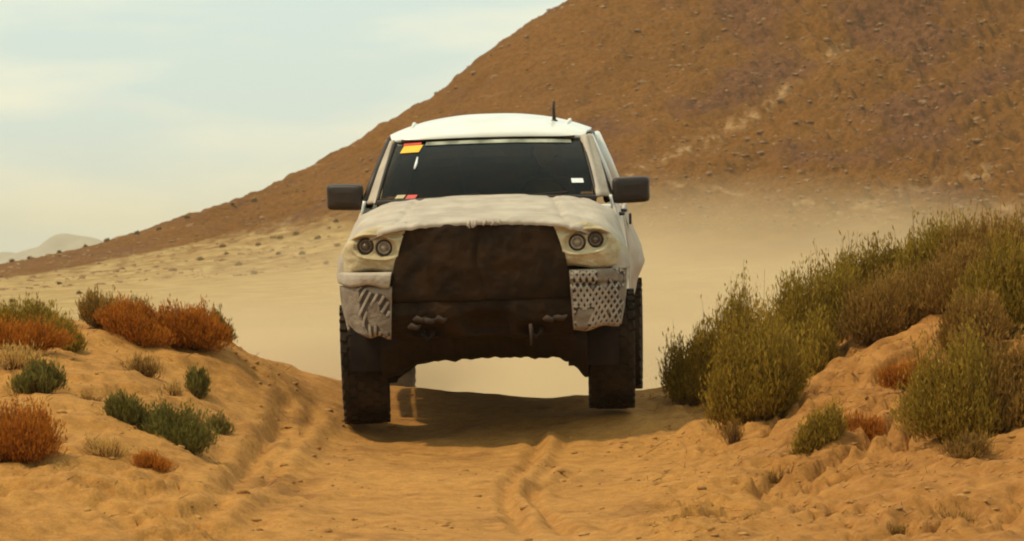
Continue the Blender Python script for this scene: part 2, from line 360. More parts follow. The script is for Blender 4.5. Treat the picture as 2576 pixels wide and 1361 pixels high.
rut([(0, 1215), (100, 1240), (200, 1262), (290, 1290), (350, 1340)], .09, .06)
rut([(130, 1190), (200, 1168), (300, 1166), (400, 1172), (470, 1166)], .06, .05)
rut([(1700, 1010), (1760, 1030), (1800, 1070), (1840, 1120)], .09, .05)
CX = (-5.2, 5.2)
def detail(x, y, z):
    m = sstep(36, 41, y) * (1 - sstep(56, 60, y))
    for P, w, d in ruts:
        lo, hi = P.min(0) - 6 * w, P.max(0) + 6 * w
        s = (x > lo[0]) & (x < hi[0]) & (y > lo[1]) & (y < hi[1])
        if not s.any(): continue
        xs, ys = x[s] + .03 * perlin(x[s] * 3, y[s] * 3, 5), y[s]
        dd = np.full(xs.shape, 9.0); tt = np.zeros(xs.shape); n = len(P)
        for k in range(n - 1):
            a, b = P[k], P[k + 1]; ab = b - a; t = np.clip(((xs - a[0]) * ab[0] + (ys - a[1]) * ab[1]) / (ab @ ab + 1e-9), 0, 1)
            q = np.hypot(xs - a[0] - t * ab[0], (ys - a[1] - t * ab[1]) * .8); u = q < dd; dd[u] = q[u]; tt[u] = (k + t[u]) / (n - 1)
        e = np.minimum(1, np.minimum(tt, 1 - tt) * 8 + .15); g = dd / w
        z[s] += .6 * d * e * (-np.exp(-g * g) + .45 * np.exp(-(g - 1.9) ** 2 / .5))
    px = x / y * 17000 + 1288
    track = np.exp(-((px - 1230 - (52 - y) * -5) / 520) ** 4)
    bank = 1 - track
    z = z + m * (.035 * fbm(x * .8, y * .6, 4, 3) + (.010 + .030 * bank) * fbm(x * 3.1, y * 2.4, 4, 9))
    right = sstep(1500, 1800, px) * (1 - sstep(50.5, 53, y))
    r = ridged(x * 2.2 + .6 * fbm(x, y, 2, 31), y * 1.3 - x * .9, 4, 21)
    z = z + m * right * .03 * r
    patch = sstep(.0, .5, fbm(x * .7, y * .5, 2, 77)) * right
    z = z + m * patch * .07 * np.abs(fbm(x * 6, y * 4.5, 4, 45))
    w1 = .5 * fbm(x * 1.3, y * 1.0, 3, 33)
    a1 = (x * .95 - y * .30) * 2.6 + w1; b1 = (x * .30 + y * .55) * 1.1 + w1
    cr = 1 - np.abs(perlin(a1 * 1.3, b1, 34)) * 5; cr2 = 1 - np.abs(perlin(a1 * 3.1 + 3, b1 * 2.4, 35)) * 4
    gate = sstep(-.15, .35, fbm(x * .55 + 4, y * .5, 3, 36))
    z = z - m * right * gate * (.15 * np.clip(cr, 0, 1) + .06 * np.clip(cr2, 0, 1) ** 1.5)
    lgate = sstep(700, 350, px) * sstep(.0, .4, fbm(x * .7 + 9, y * .6, 3, 37)) * (1 - sstep(46.5, 49, y))
    z = z - m * lgate * (.05 * np.clip(cr2, 0, 1) ** 1.5 + .03 * np.abs(fbm(x * 7, y * 5, 3, 38)))
    left = sstep(800, 450, px); t = z * 7.0 + .8 * fbm(x * .9, y * .9, 3, 66); fr = t - np.floor(t)
    z = z + m * left * .055 * (sstep(.0, .35, fr) - fr) * sstep(-.3, .4, fbm(x * .6, y * .6, 2, 12))
    t = z * 5.0 + 1.1 * fbm(x * 1.1, y * .9, 3, 68); fr = t - np.floor(t)
    z = z + m * right * .045 * (sstep(.0, .35, fr) - fr)
    hm = sstep(300, 520, y)
    return z + (sstep(60, 90, y) * (1 - hm)) * .25 * fbm(x * .05, y * .03, 4, 8)
def hill_detail(x, y, z):
    zb = z; up = sstep(1.0, 9.0, zb); hm = sstep(430, 560, y)
    rgt = sstep(0, 45, x)
    z = z + hm * (.20 + .9 * up) * (.8 * fbm(x * .045, y * .045, 4, 51)) * (1 - .6 * sstep(-20, -50, x))
    z = z + hm * (.05 + up * (.30 + .55 * rgt)) * fbm(x * .42, y * .30, 5, 52, .6)
    z = z + hm * up * rgt * .8 * np.maximum(0, ridged(x * .22 + .8 * fbm(x * .1, y * .1, 2, 3), y * .16, 4, 53) - .35)
    gull = ridged(x * .055 - y * .02, y * .008, 3, 61)
    z = z - hm * up * .8 * np.maximum(0, gull - .6)
    return z
def axis(segs):
    out = []
    for a, b, d in segs:
        n = max(1, int(round((b - a) / d))); out += list(np.linspace(a, b, n, endpoint=False))
    out.append(segs[-1][1]); return np.array(out)
def sheet(name, xs, ys, mat, hill=False):
    X, Y = np.meshgrid(xs, ys, indexing='xy'); Z = zbase(X, Y); Z = detail(X, Y, Z)
    # hill relief fades in from nothing at the shared edge
    Zb = Z.copy(); Z = hill_detail(X, Y, Z)
    tone = None
    if hill:
        px = X / Y * 17000 + 1288
        hh = Zb - .022 * (X + 40) + 2.2 * fbm(X * .035, Y * .02, 4, 71) + .8 * fbm(X * .3, Y * .2, 3, 72)
        ry = np.interp(px, [0, 500, 850, 1100], [600, 640, 658, 680]); hh = hh + 2.2 * sstep(1400, 1750, px) + 4.2 * sstep(-9, 3, Y - ry) * sstep(1000, 700, px) + sstep(1100, 600, px) * 2.6 * fbm(X * .5, Y * .22, 5, 79, .7)
        tone = (1 - sstep(.8, 7.0, hh)).ravel()
        py = 680.5 - (Z - EYE) / Y * 17000; wob = 26 * fbm(X * .12, Y * .05, 4, 73)
        l1 = np.interp(px, [1500, 1640, 1800, 1900, 1990, 2060, 2400], [520, 400, 345, 300, 215, 150, 40])
        sc = np.exp(-((py + wob - l1) / 16) ** 2) * (px > 1560) * (px < 2150) * sstep(-.2, .45, fbm(X * .9, Y * .5, 4, 74)) * .65
        l2 = np.interp(px, [2100, 2300, 2576, 2700], [545, 480, 400, 370]); sc = sc + .6 * np.exp(-((py + wob - l2) / 14) ** 2) * (px > 2100) * sstep(0, .5, fbm(X * .35, Y * .2, 4, 75))
        l3 = np.interp(px, [1500, 1800, 2100], [455, 475, 520]); sc = sc + .5 * np.exp(-((py + wob * .4 - l3) / 7) ** 2) * (px > 1500) * sstep(-.1, .5, fbm(X * .35, Y * .2, 4, 76))
        oc = sstep(.05, .6, fbm(X * .07, Y * .035, 4, 77) + .9 * np.exp(-((px - 2200) / 330) ** 2 - ((py - 130) / 190) ** 2) + .5 * sstep(2100, 2500, px) * sstep(150, 0, py) - .25)
    V = np.stack([X, Y, Z], 2).reshape(-1, 3)
    o = mesh_np(name, V, grid_faces(len(ys), len(xs))[:, ::-1], mat, None, True, tone)
    if hill:
        for nm, a in (('scree', sc), ('outcrop', oc * .85)):
            at = o.data.attributes.new(nm, 'FLOAT', 'POINT'); at.data.foreach_set('value', np.clip(a, 0, 1).astype(np.float32).ravel())
    return tag(o, kind='structure')
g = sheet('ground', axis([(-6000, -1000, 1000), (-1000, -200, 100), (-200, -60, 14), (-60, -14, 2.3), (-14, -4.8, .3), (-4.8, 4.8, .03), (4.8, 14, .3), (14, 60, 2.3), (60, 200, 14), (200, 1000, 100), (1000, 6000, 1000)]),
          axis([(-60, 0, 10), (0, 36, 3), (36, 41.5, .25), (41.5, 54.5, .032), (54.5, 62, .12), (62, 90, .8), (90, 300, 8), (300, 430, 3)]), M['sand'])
g['label'] = 'orange sand track rising to a crest between two banks'
h = sheet('hill', axis([(-6000, -1000, 1000), (-1000, -200, 50), (-200, -60, 4), (-60, 64, .26), (64, 200, 4), (200, 1000, 50), (1000, 6000, 1000)]),
          axis([(430, 540, 1.2), (540, 730, .42), (730, 830, 1.2), (830, 1300, 12), (1300, 12000, 900)]), M['hill_rock'], True)
h['label'] = 'bare brown rocky hillside rising to the right behind the truck'

# far mountains, almost lost in the haze
def mountains():
    px = np.linspace(-3000, 4200, 420); Y0 = 8500
    prof = np.interp(px, [-3000, -1500, -500, -100, 60, 150, 200, 260, 330, 400, 450, 520, 620, 760, 900, 1400, 2200, 4200],
                     [600, 560, 625, 650, 640, 604, 592, 606, 594, 578, 586, 592, 606, 590, 620, 600, 560, 600])
    prof = prof + 7 * fbm(px * .02, px * 0, 4, 5)
    rows = []
    for k, (dy, f) in enumerate([(0, 0.0), (500, .35), (1000, .8), (1400, 1.0), (2000, .6), (2800, 0)]):
        Y = Y0 + dy; top = EYE - (prof - 680.5) / 17000 * (Y0 + 1400)
        z = -6 + (top + 6) * f * (1 + (0 if f == 1 else .25) * fbm(px * .02, px * 0 + k, 3, 8)); rows.append(np.stack([(px - 1288) / 17000 * (Y0 + 1400), np.full_like(px, Y), z], 1))
    G = np.array(rows)
    return tag(grid_obj('distant_mountains', loft(G, 30, 840), M['mountain'], None), 'pale hazy mountains low on the horizon at left', kind='structure')
mountains()

def gz(x, y):
    xa = np.array([[float(x)]]); ya = np.array([[float(y)]]); return float(detail(xa, ya, zbase(xa, ya))[0, 0])
def hz(x, y):
    z = detail(x, y, zbase(x, y)); return hill_detail(x, y, z)

# ------------------------------------------------------------------ stones and clods
def rock_cloud(name, X, Y, Z, S, mat, flat=.7):
    t = (1 + 5 ** .5) / 2
    ico = np.array([(-1, t, 0), (1, t, 0), (-1, -t, 0), (1, -t, 0), (0, -1, t), (0, 1, t), (0, -1, -t), (0, 1, -t), (t, 0, -1), (t, 0, 1), (-t, 0, -1), (-t, 0, 1)], float) / 1.9
    fc = np.array([(0, 11, 5), (0, 5, 1), (0, 1, 7), (0, 7, 10), (0, 10, 11), (1, 5, 9), (5, 11, 4), (11, 10, 2), (10, 7, 6), (7, 1, 8), (3, 9, 4), (3, 4, 2), (3, 2, 6), (3, 6, 8), (3, 8, 9), (4, 9, 5), (2, 4, 11), (6, 2, 10), (8, 6, 7), (9, 8, 1)])
    n = len(X); V = ico[None] * (1 + RNG.uniform(-.35, .35, (n, 12, 1))); sc = np.stack([RNG.uniform(.7, 1.5, n), RNG.uniform(.7, 1.3, n), RNG.uniform(.5, 1, n) * flat], 1)
    V = V * sc[:, None]; a = RNG.uniform(0, 6.28, n); c, s = np.cos(a)[:, None], np.sin(a)[:, None]
    V = np.stack([V[..., 0] * c - V[..., 1] * s, V[..., 0] * s + V[..., 1] * c, V[..., 2]], 2) * S[:, None, None]
    V += np.stack([X, Y, Z], 1)[:, None]
    F = (fc[None] + np.arange(n)[:, None, None] * 12).reshape(-1, 3)
    return mesh_np(name, V.reshape(-1, 3), F, mat, None, False)
n = 13000
Y = RNG.uniform(545, 715, n); PX = RNG.uniform(-50, 2650, n); X = (PX - 1288) / 17000 * Y; Z = hz(X[None], Y[None])[0]
keep = (RNG.uniform(0, 1, n) < .2 + .8 * sstep(900, 2400, PX)); X, Y, Z = X[keep], Y[keep], Z[keep]
tag(rock_cloud('hillside_stones', X, Y, Z, .09 + .24 * RNG.uniform(0, 1, len(X)) ** 3 + .22 * (RNG.uniform(0, 1, len(X)) > .96), M['stone']), 'loose stones strewn over the brown hillside', 'stones', kind='stuff')
n = 2600
Y = RNG.uniform(42, 53, n); PX = np.where(RNG.uniform(0, 1, n) < .62, RNG.uniform(1500, 2650, n), RNG.uniform(-60, 1500, n)); X = (PX - 1288) / 17000 * Y
keep = (fbm(X * .9, Y * .7, 3, 91) > .05) | (RNG.uniform(0, 1, n) < .12); X, Y = X[keep], Y[keep]
Z = detail(X[None].copy(), Y[None].copy(), zbase(X[None], Y[None]))[0]
S = .007 + .028 * RNG.uniform(0, 1, len(X)) ** 4
tag(rock_cloud('sand_clods', X, Y, Z, S, M['clod']), 'small crumbly sand clods and pebbles scattered over track and banks', 'clods', kind='stuff')

# dry twigs and litter lying on the banks
n = 2600
Y = RNG.uniform(42, 52.5, n); PX = np.where(RNG.uniform(0, 1, n) < .72, RNG.uniform(1620, 2650, n), RNG.uniform(-60, 760, n)); X = (PX - 1288) / 17000 * Y
keep = fbm(X * .8 + 7, Y * .6, 3, 95) + .25 * (PX > 1500) > .12; X, Y = X[keep], Y[keep]; n = len(X)
Z = detail(X[None].copy(), Y[None].copy(), zbase(X[None], Y[None]))[0]
a = RNG.uniform(0, 6.28, n); ln = RNG.uniform(.02, .10, n) ; up = RNG.uniform(-.1, .6, n); d = np.stack([np.cos(a) * ln, np.sin(a) * ln, up * ln], 1); w = .0035
P0 = np.stack([X, Y, Z + .004], 1); P1 = P0 + d; k3 = np.array([(w, 0, 0), (-w * .5, w * .8, w * .5), (-w * .5, -w * .8, w * .9)])
V = np.concatenate([P0[:, None] + k3[None], P1[:, None] + k3[None] * .4], 1).reshape(-1, 3)
F = (np.array([(0, 1, 4, 3), (1, 2, 5, 4), (2, 0, 3, 5)])[None] + (np.arange(n) * 6)[:, None, None]).reshape(-1, 4)
M['litter'] = pmat('litter', (.10, .04, .012), (.42, .24, .09), .9, 5, 3, spec=.1)
tag(mesh_np('dry_litter', V, F, M['litter'], None, False), 'broken dry twigs and litter strewn over both sand banks', 'litter', kind='stuff')

# ------------------------------------------------------------------ shrubs
def shrub(name, label, cat, px, py, wpx, hpx, leaf, twigs=500, leaves=11, leaf_len=.03, leaf_w=.006, lean=(0, 0), spiky=.5, group=None, seed=0, at=None, depth=.8, splay=1.0, sink=.02, slope_max=.6):
    """px,py: where the base stands in the photo; wpx,hpx its size there"""
    rg = np.random.default_rng(seed + int(px) * 7 + int(py))
    if at is None: x0, y0 = hit(px, py)
    else: y0 = at; x0 = (px - 1288) / 17000 * y0
    rx = 1.2 * wpx / 17000 * y0 / 2; H = 1.04 * hpx / 17000 * y0; z0 = gz(x0, y0) - sink
    root = empty(name, (x0, y0, z0)); tag(root, label, cat, group)
    n = int(twigs * 1.15); K = max(5, min(16, int(5 + wpx / 22))); ck = np.arange(n) * 7919 % K
    ca = rg.uniform(0, 2 * np.pi, K) + np.arange(K) * 2.4; cr = rg.uniform(.15, .72, K) ** .8; ch = rg.uniform(.62, 1.08, K) * (1 - .35 * cr ** 2); ct = rg.uniform(-.16, .16, K)
    ch = ch / ch.max() * 1.02; cs = rg.uniform(.30, .50, K)
    th = rg.uniform(0, 2 * np.pi, n); rr = np.sqrt(rg.uniform(0, 1, n))
    tipx = rx * (cr[ck] * np.cos(ca[ck]) + cs[ck] * rr * np.cos(th) + rg.normal(0, .05, n)); tipy = rx * depth * (cr[ck] * np.sin(ca[ck]) + cs[ck] * rr * np.sin(th))
    env = ch[ck] * (1 - (rr * .9) ** 2.2) ** .5
    tipz = H * np.clip(env * rg.uniform(.40, 1.0, n) ** spiky + rg.normal(0, .04, n), .04, 1.3)
    wisp = np.arange(n) < .12 * n; tipz = np.where(wisp, tipz * rg.uniform(1.05, 1.25, n), tipz); tipx = np.where(wisp, tipx * 1.04, tipx)
    bx = tipx * .18 * splay + rg.normal(0, .05 * rx, n); by = tipy * .18 * splay + rg.normal(0, .05 * rx, n)
    B = np.stack([bx, by, np.zeros(n)], 1); T = np.stack([tipx + lean[0] * rx, tipy + lean[1] * rx, tipz], 1)
    Mid = (B + T) / 2 + np.stack([tipx * .28, tipy * .28, -tipz * .05], 1)
    # ground follows the bank under wide shrubs
    sl = np.array([(gz(x0 + .2, y0) - gz(x0 - .2, y0)) / .4, (gz(x0, y0 + .2) - gz(x0, y0 - .2)) / .4]); sl = np.clip(sl, -slope_max, slope_max)
    for A in (B, Mid, T): A[:, 2] += (A[:, 0] * sl[0] + A[:, 1] * sl[1]) * (1 if A is not T else .8)
    def bez(t): return (1 - t) ** 2 * B[:, None] + 2 * t * (1 - t) * Mid[:, None] + t * t * T[:, None]
    # twigs as thin three-sided canes
    ts = np.linspace(0, 1, 5)[None, :, None]; Q = bez(ts); w = (.0035 * (1 - .7 * np.linspace(0, 1, 5)))[None, :, None]
    k3 = np.array([(1, 0, 0), (-.5, .87, 0), (-.5, -.87, 0)]); V = Q[:, :, None] + k3[None, None] * w[..., None]
    V = V.reshape(-1, 3); fi = []
    for s_ in range(4):
        for k in range(3): fi.append((s_ * 3 + k, s_ * 3 + (k + 1) % 3, (s_ + 1) * 3 + (k + 1) % 3, (s_ + 1) * 3 + k))
    mt = min(n, 420); F = (np.array(fi)[None] + (np.arange(mt) * 15)[:, None, None]).reshape(-1, 4)
    mesh_np('stem', V[:mt * 15], F, M['twig'], root, False)
    # leaves
    t = rg.uniform(.22, 1, (n, leaves)) ** .75; P = bez(t[..., None]); P = P + rg.normal(0, .010 + .02 * rx, P.shape)
    D = (T - Mid)[:, None] / (np.linalg.norm(T - Mid, axis=1)[:, None, None] + 1e-6) + rg.normal(0, .34, P.shape) + np.array([0, 0, .35]); D /= np.linalg.norm(D, axis=2, keepdims=True)
    S = np.cross(D, rg.normal(0, 1, P.shape)); S /= np.linalg.norm(S, axis=2, keepdims=True) + 1e-6
    L = 1.25 * leaf_len * rg.uniform(.6, 1.5, P.shape[:2])[..., None]; W = 1.1 * leaf_w * rg.uniform(.7, 1.4, P.shape[:2])[..., None]
    q = np.stack([P - S * W * .3, P + D * L * .5 - S * W * .6, P + D * L, P + D * L * .5 + S * W * .6], 2).reshape(-1, 3)
    m = n * leaves; F = np.arange(m * 4).reshape(m, 4)
    tn = np.clip(rg.uniform(.0, .55, n)[:, None] + rg.uniform(0, .35, (n, leaves)) + .25 * (t - .4) + .2 * perlin(T[:, 0] * 5, T[:, 1] * 5, 9)[:, None] + ct[ck][:, None], 0, 1)
    mesh_np('foliage', q, F, M[leaf], root, False, np.repeat(tn.ravel(), 4))
    return root
S_ = shrub
GL = 'shrubs on the left bank'; GR = 'shrubs on the right bank'
# left bank
S_('desert_shrub', 'dark bristly green shrub standing highest, left of the long rust coloured one', 'shrub', 255, 832, 120, 95, 'brown_leaf', 380, 9, .035, .006, spiky=.6, group=GL, seed=1)
S_('rust_shrub', 'long low rust orange shrub along the crest of the left bank', 'shrub', 350, 868, 180, 110, 'rust_leaf', 1300, 12, .028, .006, spiky=.3, group=GL, seed=2)
S_('rust_shrub', 'rounded rust orange shrub at the truck side end of the rust row', 'shrub', 475, 872, 190, 105, 'rust_leaf', 1400, 12, .028, .006, spiky=.3, group=GL, seed=3)
S_('desert_shrub', 'small grey green shrub at the right end of the rust row', 'shrub', 558, 862, 60, 70, 'sage_leaf', 240, 9, .03, .006, group=GL, seed=4)
S_('dry_grass_tuft', 'pale straw grass stalks rising out of the rust shrubs', 'grass tuft', 470, 835, 90, 85, 'straw_leaf', 60, 5, .04, .003, group=GL, seed=5)
S_('desert_shrub', 'thin dark green sprigs on the left end of the rust row', 'shrub', 345, 815, 60, 85, 'sage_leaf', 90, 8, .03, .005, group=GL, seed=6)
S_('desert_shrub', 'olive shrub at the left edge of the picture on top of the bank', 'shrub', 75, 850, 170, 95, 'olive_leaf', 800, 11, .03, .006, group=GL, seed=7)
S_('rust_shrub', 'low orange shrub in front of the olive one at the left edge', 'shrub', 35, 890, 230, 85, 'rust_leaf', 1000, 10, .028, .006, spiky=.4, group=GL, seed=8)
S_('desert_shrub', 'olive green shrub at the foot of the left orange one', 'shrub', 158, 878, 95, 85, 'olive_leaf', 460, 10, .03, .006, group=GL, seed=9)
S_('dry_grass_tuft', 'straw yellow tuft under the orange shrub at the left edge', 'grass tuft', 45, 935, 150, 60, 'straw_leaf', 260, 7, .03, .004, group=GL, seed=10)
S_('desert_shrub', 'loose grey green shrub on the bare slope near the left edge', 'shrub', 92, 990, 130, 95, 'sage_leaf', 420, 9, .035, .006, group=GL, seed=11)
S_('desert_shrub', 'small upright green shrub alone on the slope below the rust row', 'shrub', 497, 1000, 62, 85, 'sage_leaf', 300, 10, .028, .006, group=GL, seed=12)
S_('desert_shrub', 'small green shrub touching the left side of the biggest green one', 'shrub', 322, 1066, 95, 85, 'sage_leaf', 480, 11, .028, .006, group=GL, seed=13)
S_('desert_shrub', 'biggest dense green shrub in the middle of the left slope', 'shrub', 440, 1108, 185, 118, 'sage_leaf', 1500, 12, .028, .006, group=GL, seed=14, slope_max=.2, sink=.06)
S_('desert_shrub', 'sparse pale green sprigs right of the biggest green shrub', 'shrub', 545, 1080, 70, 60, 'sage_leaf', 90, 7, .028, .005, group=GL, seed=15)
S_('rust_shrub', 'large orange shrub cut by the left edge low on the slope', 'shrub', 30, 1150, 220, 150, 'rust_leaf', 1700, 11, .03, .006, group=GL, seed=16)
S_('dry_grass_tuft', 'yellow straw tuft right of the large low orange shrub', 'grass tuft', 275, 1150, 110, 50, 'straw_leaf', 170, 6, .03, .004, group=GL, seed=17)
S_('rust_shrub', 'small flat orange tuft below the biggest green shrub', 'shrub', 385, 1178, 100, 45, 'rust_leaf', 260, 8, .026, .004, group=GL, seed=18)
S_('dry_shrub', 'faint brown dead shrub below the long rust one', 'shrub', 365, 955, 90, 70, 'brown_leaf', 110, 7, .025, .004, group=GL, seed=19)
S_('dry_grass_tuft', 'little straw tuft between the brown dead shrub and the upright green one', 'grass tuft', 440, 1000, 60, 50, 'straw_leaf', 80, 6, .025, .003, group=GL, seed=20)
S_('dry_grass_tuft', 'pale brown tuft left of the upright green shrub on the upper slope', 'grass tuft', 230, 1010, 80, 25, 'brown_leaf', 70, 6, .02, .003, group=GL, seed=21)
# right bank
S_('desert_shrub', 'narrow olive shrub nearest the truck on the right bank', 'shrub', 1740, 1010, 120, 215, 'olive_leaf', 1100, 12, .032, .007, group=GR, seed=31, spiky=.7)
S_('dry_shrub', 'reddish brown dry twigs between the first two olive shrubs', 'shrub', 1770, 1000, 60, 140, 'rust_leaf', 160, 8, .03, .005, group=GR, seed=32)
S_('desert_shrub', 'big rounded olive shrub with its dark foot lowest on the right bank', 'shrub', 1890, 1090, 230, 320, 'olive_leaf', 3300, 12, .032, .007, group=GR, seed=33, spiky=.8)
S_('desert_shrub', 'tall olive shrub behind the gap next to the narrow one', 'shrub', 1850, 985, 200, 265, 'olive_leaf', 1800, 12, .032, .007, group=GR, seed=34, at=51.6, spiky=.7)
S_('desert_shrub', 'wide olive shrub in the middle of the right bank row', 'shrub', 2040, 950, 250, 270, 'olive_leaf', 2600, 12, .032, .007, group=GR, seed=35, at=50.6, spiky=.7)
S_('desert_shrub', 'spreading shrub whose tip stands out over the plain, high on the right bank', 'shrub', 2170, 810, 260, 225, 'olive_leaf', 1700, 12, .034, .007, group=GR, seed=36, at=51.8, lean=(-.15, 0))
S_('desert_shrub', 'tallest bristly olive shrub on top of the right bank', 'shrub', 2320, 790, 260, 215, 'olive_leaf', 2000, 12, .034, .007, group=GR, seed=37, at=51.5)
S_('desert_shrub', 'grey brown shrub behind the tallest one, next to the right edge', 'shrub', 2480, 790, 260, 190, 'brown_leaf', 1700, 12, .034, .007, group=GR, seed=38, at=51.3)
S_('dry_shrub', 'brown dry shrub above the bare sand ridge', 'shrub', 2230, 860, 230, 190, 'brown_leaf', 1900, 11, .03, .006, group=GR, seed=39, at=50.2)
S_('dry_shrub', 'brown twiggy shrub at the upper end of the bare sand ridge', 'shrub', 2390, 840, 200, 170, 'brown_leaf', 1400, 11, .03, .006, group=GR, seed=40, at=49.9)
S_('desert_shrub', 'olive shrub cut by the right edge above the bare sand', 'shrub', 2540, 920, 230, 260, 'olive_leaf', 2000, 12, .034, .007, group=GR, seed=41, at=48.6)
S_('desert_shrub', 'large low olive shrub overhanging the bare sand at the right', 'shrub', 2420, 1108, 260, 290, 'olive_leaf', 2600, 12, .03, .007, group=GR, seed=42)
S_('desert_shrub', 'dark olive shrub in the right corner beside the low one', 'shrub', 2530, 1080, 190, 260, 'brown_leaf', 1900, 12, .03, .007, group=GR, seed=43)
S_('desert_shrub', 'small olive shrub low on the bare sand slope', 'shrub', 2050, 1150, 120, 120, 'olive_leaf', 800, 11, .028, .006, group=GR, seed=44)
S_('rust_shrub', 'orange tuft just right of the small low olive shrub', 'shrub', 2160, 1085, 130, 90, 'rust_leaf', 420, 9, .028, .005, group=GR, seed=45)
S_('rust_shrub', 'bright orange tuft on the bare sand ridge', 'shrub', 2290, 985, 130, 75, 'rust_leaf', 380, 9, .028, .005, group=GR, seed=46)
S_('dry_shrub', 'dead dark roots hanging below the corner shrub at right', 'shrub', 2430, 1165, 120, 70, 'brown_leaf', 220, 6, .03, .005, group=GR, seed=47)
S_('dry_shrub', 'thin dead stalks below the big rounded olive shrub', 'shrub', 1845, 1135, 60, 70, 'brown_leaf', 70, 5, .03, .004, group=GR, seed=48)

S_('dry_shrub', 'dead dark root tangle at the bottom edge, lower right', 'shrub', 2250, 1352, 60, 60, 'brown_leaf', 60, 4, .03, .004, group=GR, seed=49)
S_('dry_shrub', 'broken dead twigs lying in the sand at lower right corner', 'shrub', 2400, 1340, 110, 40, 'brown_leaf', 40, 4, .03, .004, group=GR, seed=50)
S_('dry_shrub', 'thin dead stalks below the small low olive shrub', 'shrub', 1960, 1210, 70, 60, 'brown_leaf', 60, 5, .025, .004, group=GR, seed=51)

S_('desert_shrub', 'olive shrub filling the dip between the big rounded one and the row behind', 'shrub', 2010, 1010, 170, 200, 'olive_leaf', 1500, 12, .032, .007, group=GR, seed=52, at=50.0)
S_('desert_shrub', 'brown olive shrub right at the edge above the dark corner shrub', 'shrub', 2450, 960, 190, 170, 'brown_leaf', 1500, 12, .032, .007, group=GR, seed=53, at=48.2)

# small shrubs dotted over the far slope
def far_shrub(px, py_frac, seed):
    Y = np.linspace(440, 668, 700); X = (px - 1288) / 17000 * Y; z = hz(X[None], Y[None])[0]
    py = 680.5 - (z - EYE) / Y * 17000
    i = int(np.argmin(py)) if py_frac == 0 else int(np.argmin(np.abs(py - py_frac)))
    rg = np.random.default_rng(seed); s = rg.uniform(.08, .28); n = 260
    v = rg.normal(0, 1, (n, 3)); v /= np.linalg.norm(v, axis=1, keepdims=True); v *= rg.uniform(.4, 1, (n, 1)); v[:, 2] = np.abs(v[:, 2]) * .8
    P = v * s; a = rg.normal(0, .09, (n, 3)); b = rg.normal(0, .09, (n, 3)); q = np.stack([P - a, P + b, P + a], 1).reshape(-1, 3)
    o = mesh_np('hillside_shrub', q, np.arange(n * 3).reshape(n, 3), M['far_leaf'], None, False, np.repeat(rg.uniform(0, 1, n), 3)); o.location = (X[i], Y[i], z[i])
    return tag(o, 'tiny dark shrub standing on the skyline of the far ridge at left' if py_frac == 0 else 'tiny dark shrub dotted on the pale slope at the foot of the hill', 'shrub', 'tiny shrubs on the far ridge line' if py_frac == 0 else 'tiny shrubs on the far slope')
M['far_leaf'] = pmat('far_leaf', (.13, .075, .02), (.25, .15, .05), .8, tone=1, spec=.1)
for k, (a, b) in enumerate([(30, 0), (75, 0), (150, 0), (215, 0), (270, 0), (345, 0), (400, 0), (470, 0), (585, 0), (640, 0), (505, 655), (570, 640), (700, 640), (760, 640), (705, 600), (745, 590), (650, 617), (800, 600), (850, 620), (845, 560), (905, 600), (600, 668), (875, 655), (640, 690), (200, 740), (30, 760), (820, 665), (930, 580), (560, 622), (150, 715)]):
    far_shrub(a, b, k)

# ------------------------------------------------------------------ the truck (local x right, y backwards, z up)
truck = empty('pickup_truck', ((1206 - 1288) / 17000 * 50 + .04, 50, EYE - 367 / 17000 * 50.9))
tag(truck, 'white pickup truck with padded camouflage cloth over its front, driving over the sand crest', 'pickup truck')
truck.rotation_mode = 'XYZ'
Mt = Matrix.Rotation(R(-2.0), 3, 'Z') @ Matrix.Rotation(R(2.0), 3, 'X') @ Matrix.Rotation(R(-1.5), 3, 'Y')
truck.rotation_euler = Mt.to_euler('XYZ')
T = truck
def puff(G, amp, f, s, sign=1):
    N = normals(G) * sign; a = fbm(G[..., 0] * f + s, (G[..., 1] + G[..., 2]) * f * 1.3, 4, s)
    return G + N * (amp * a)[..., None]
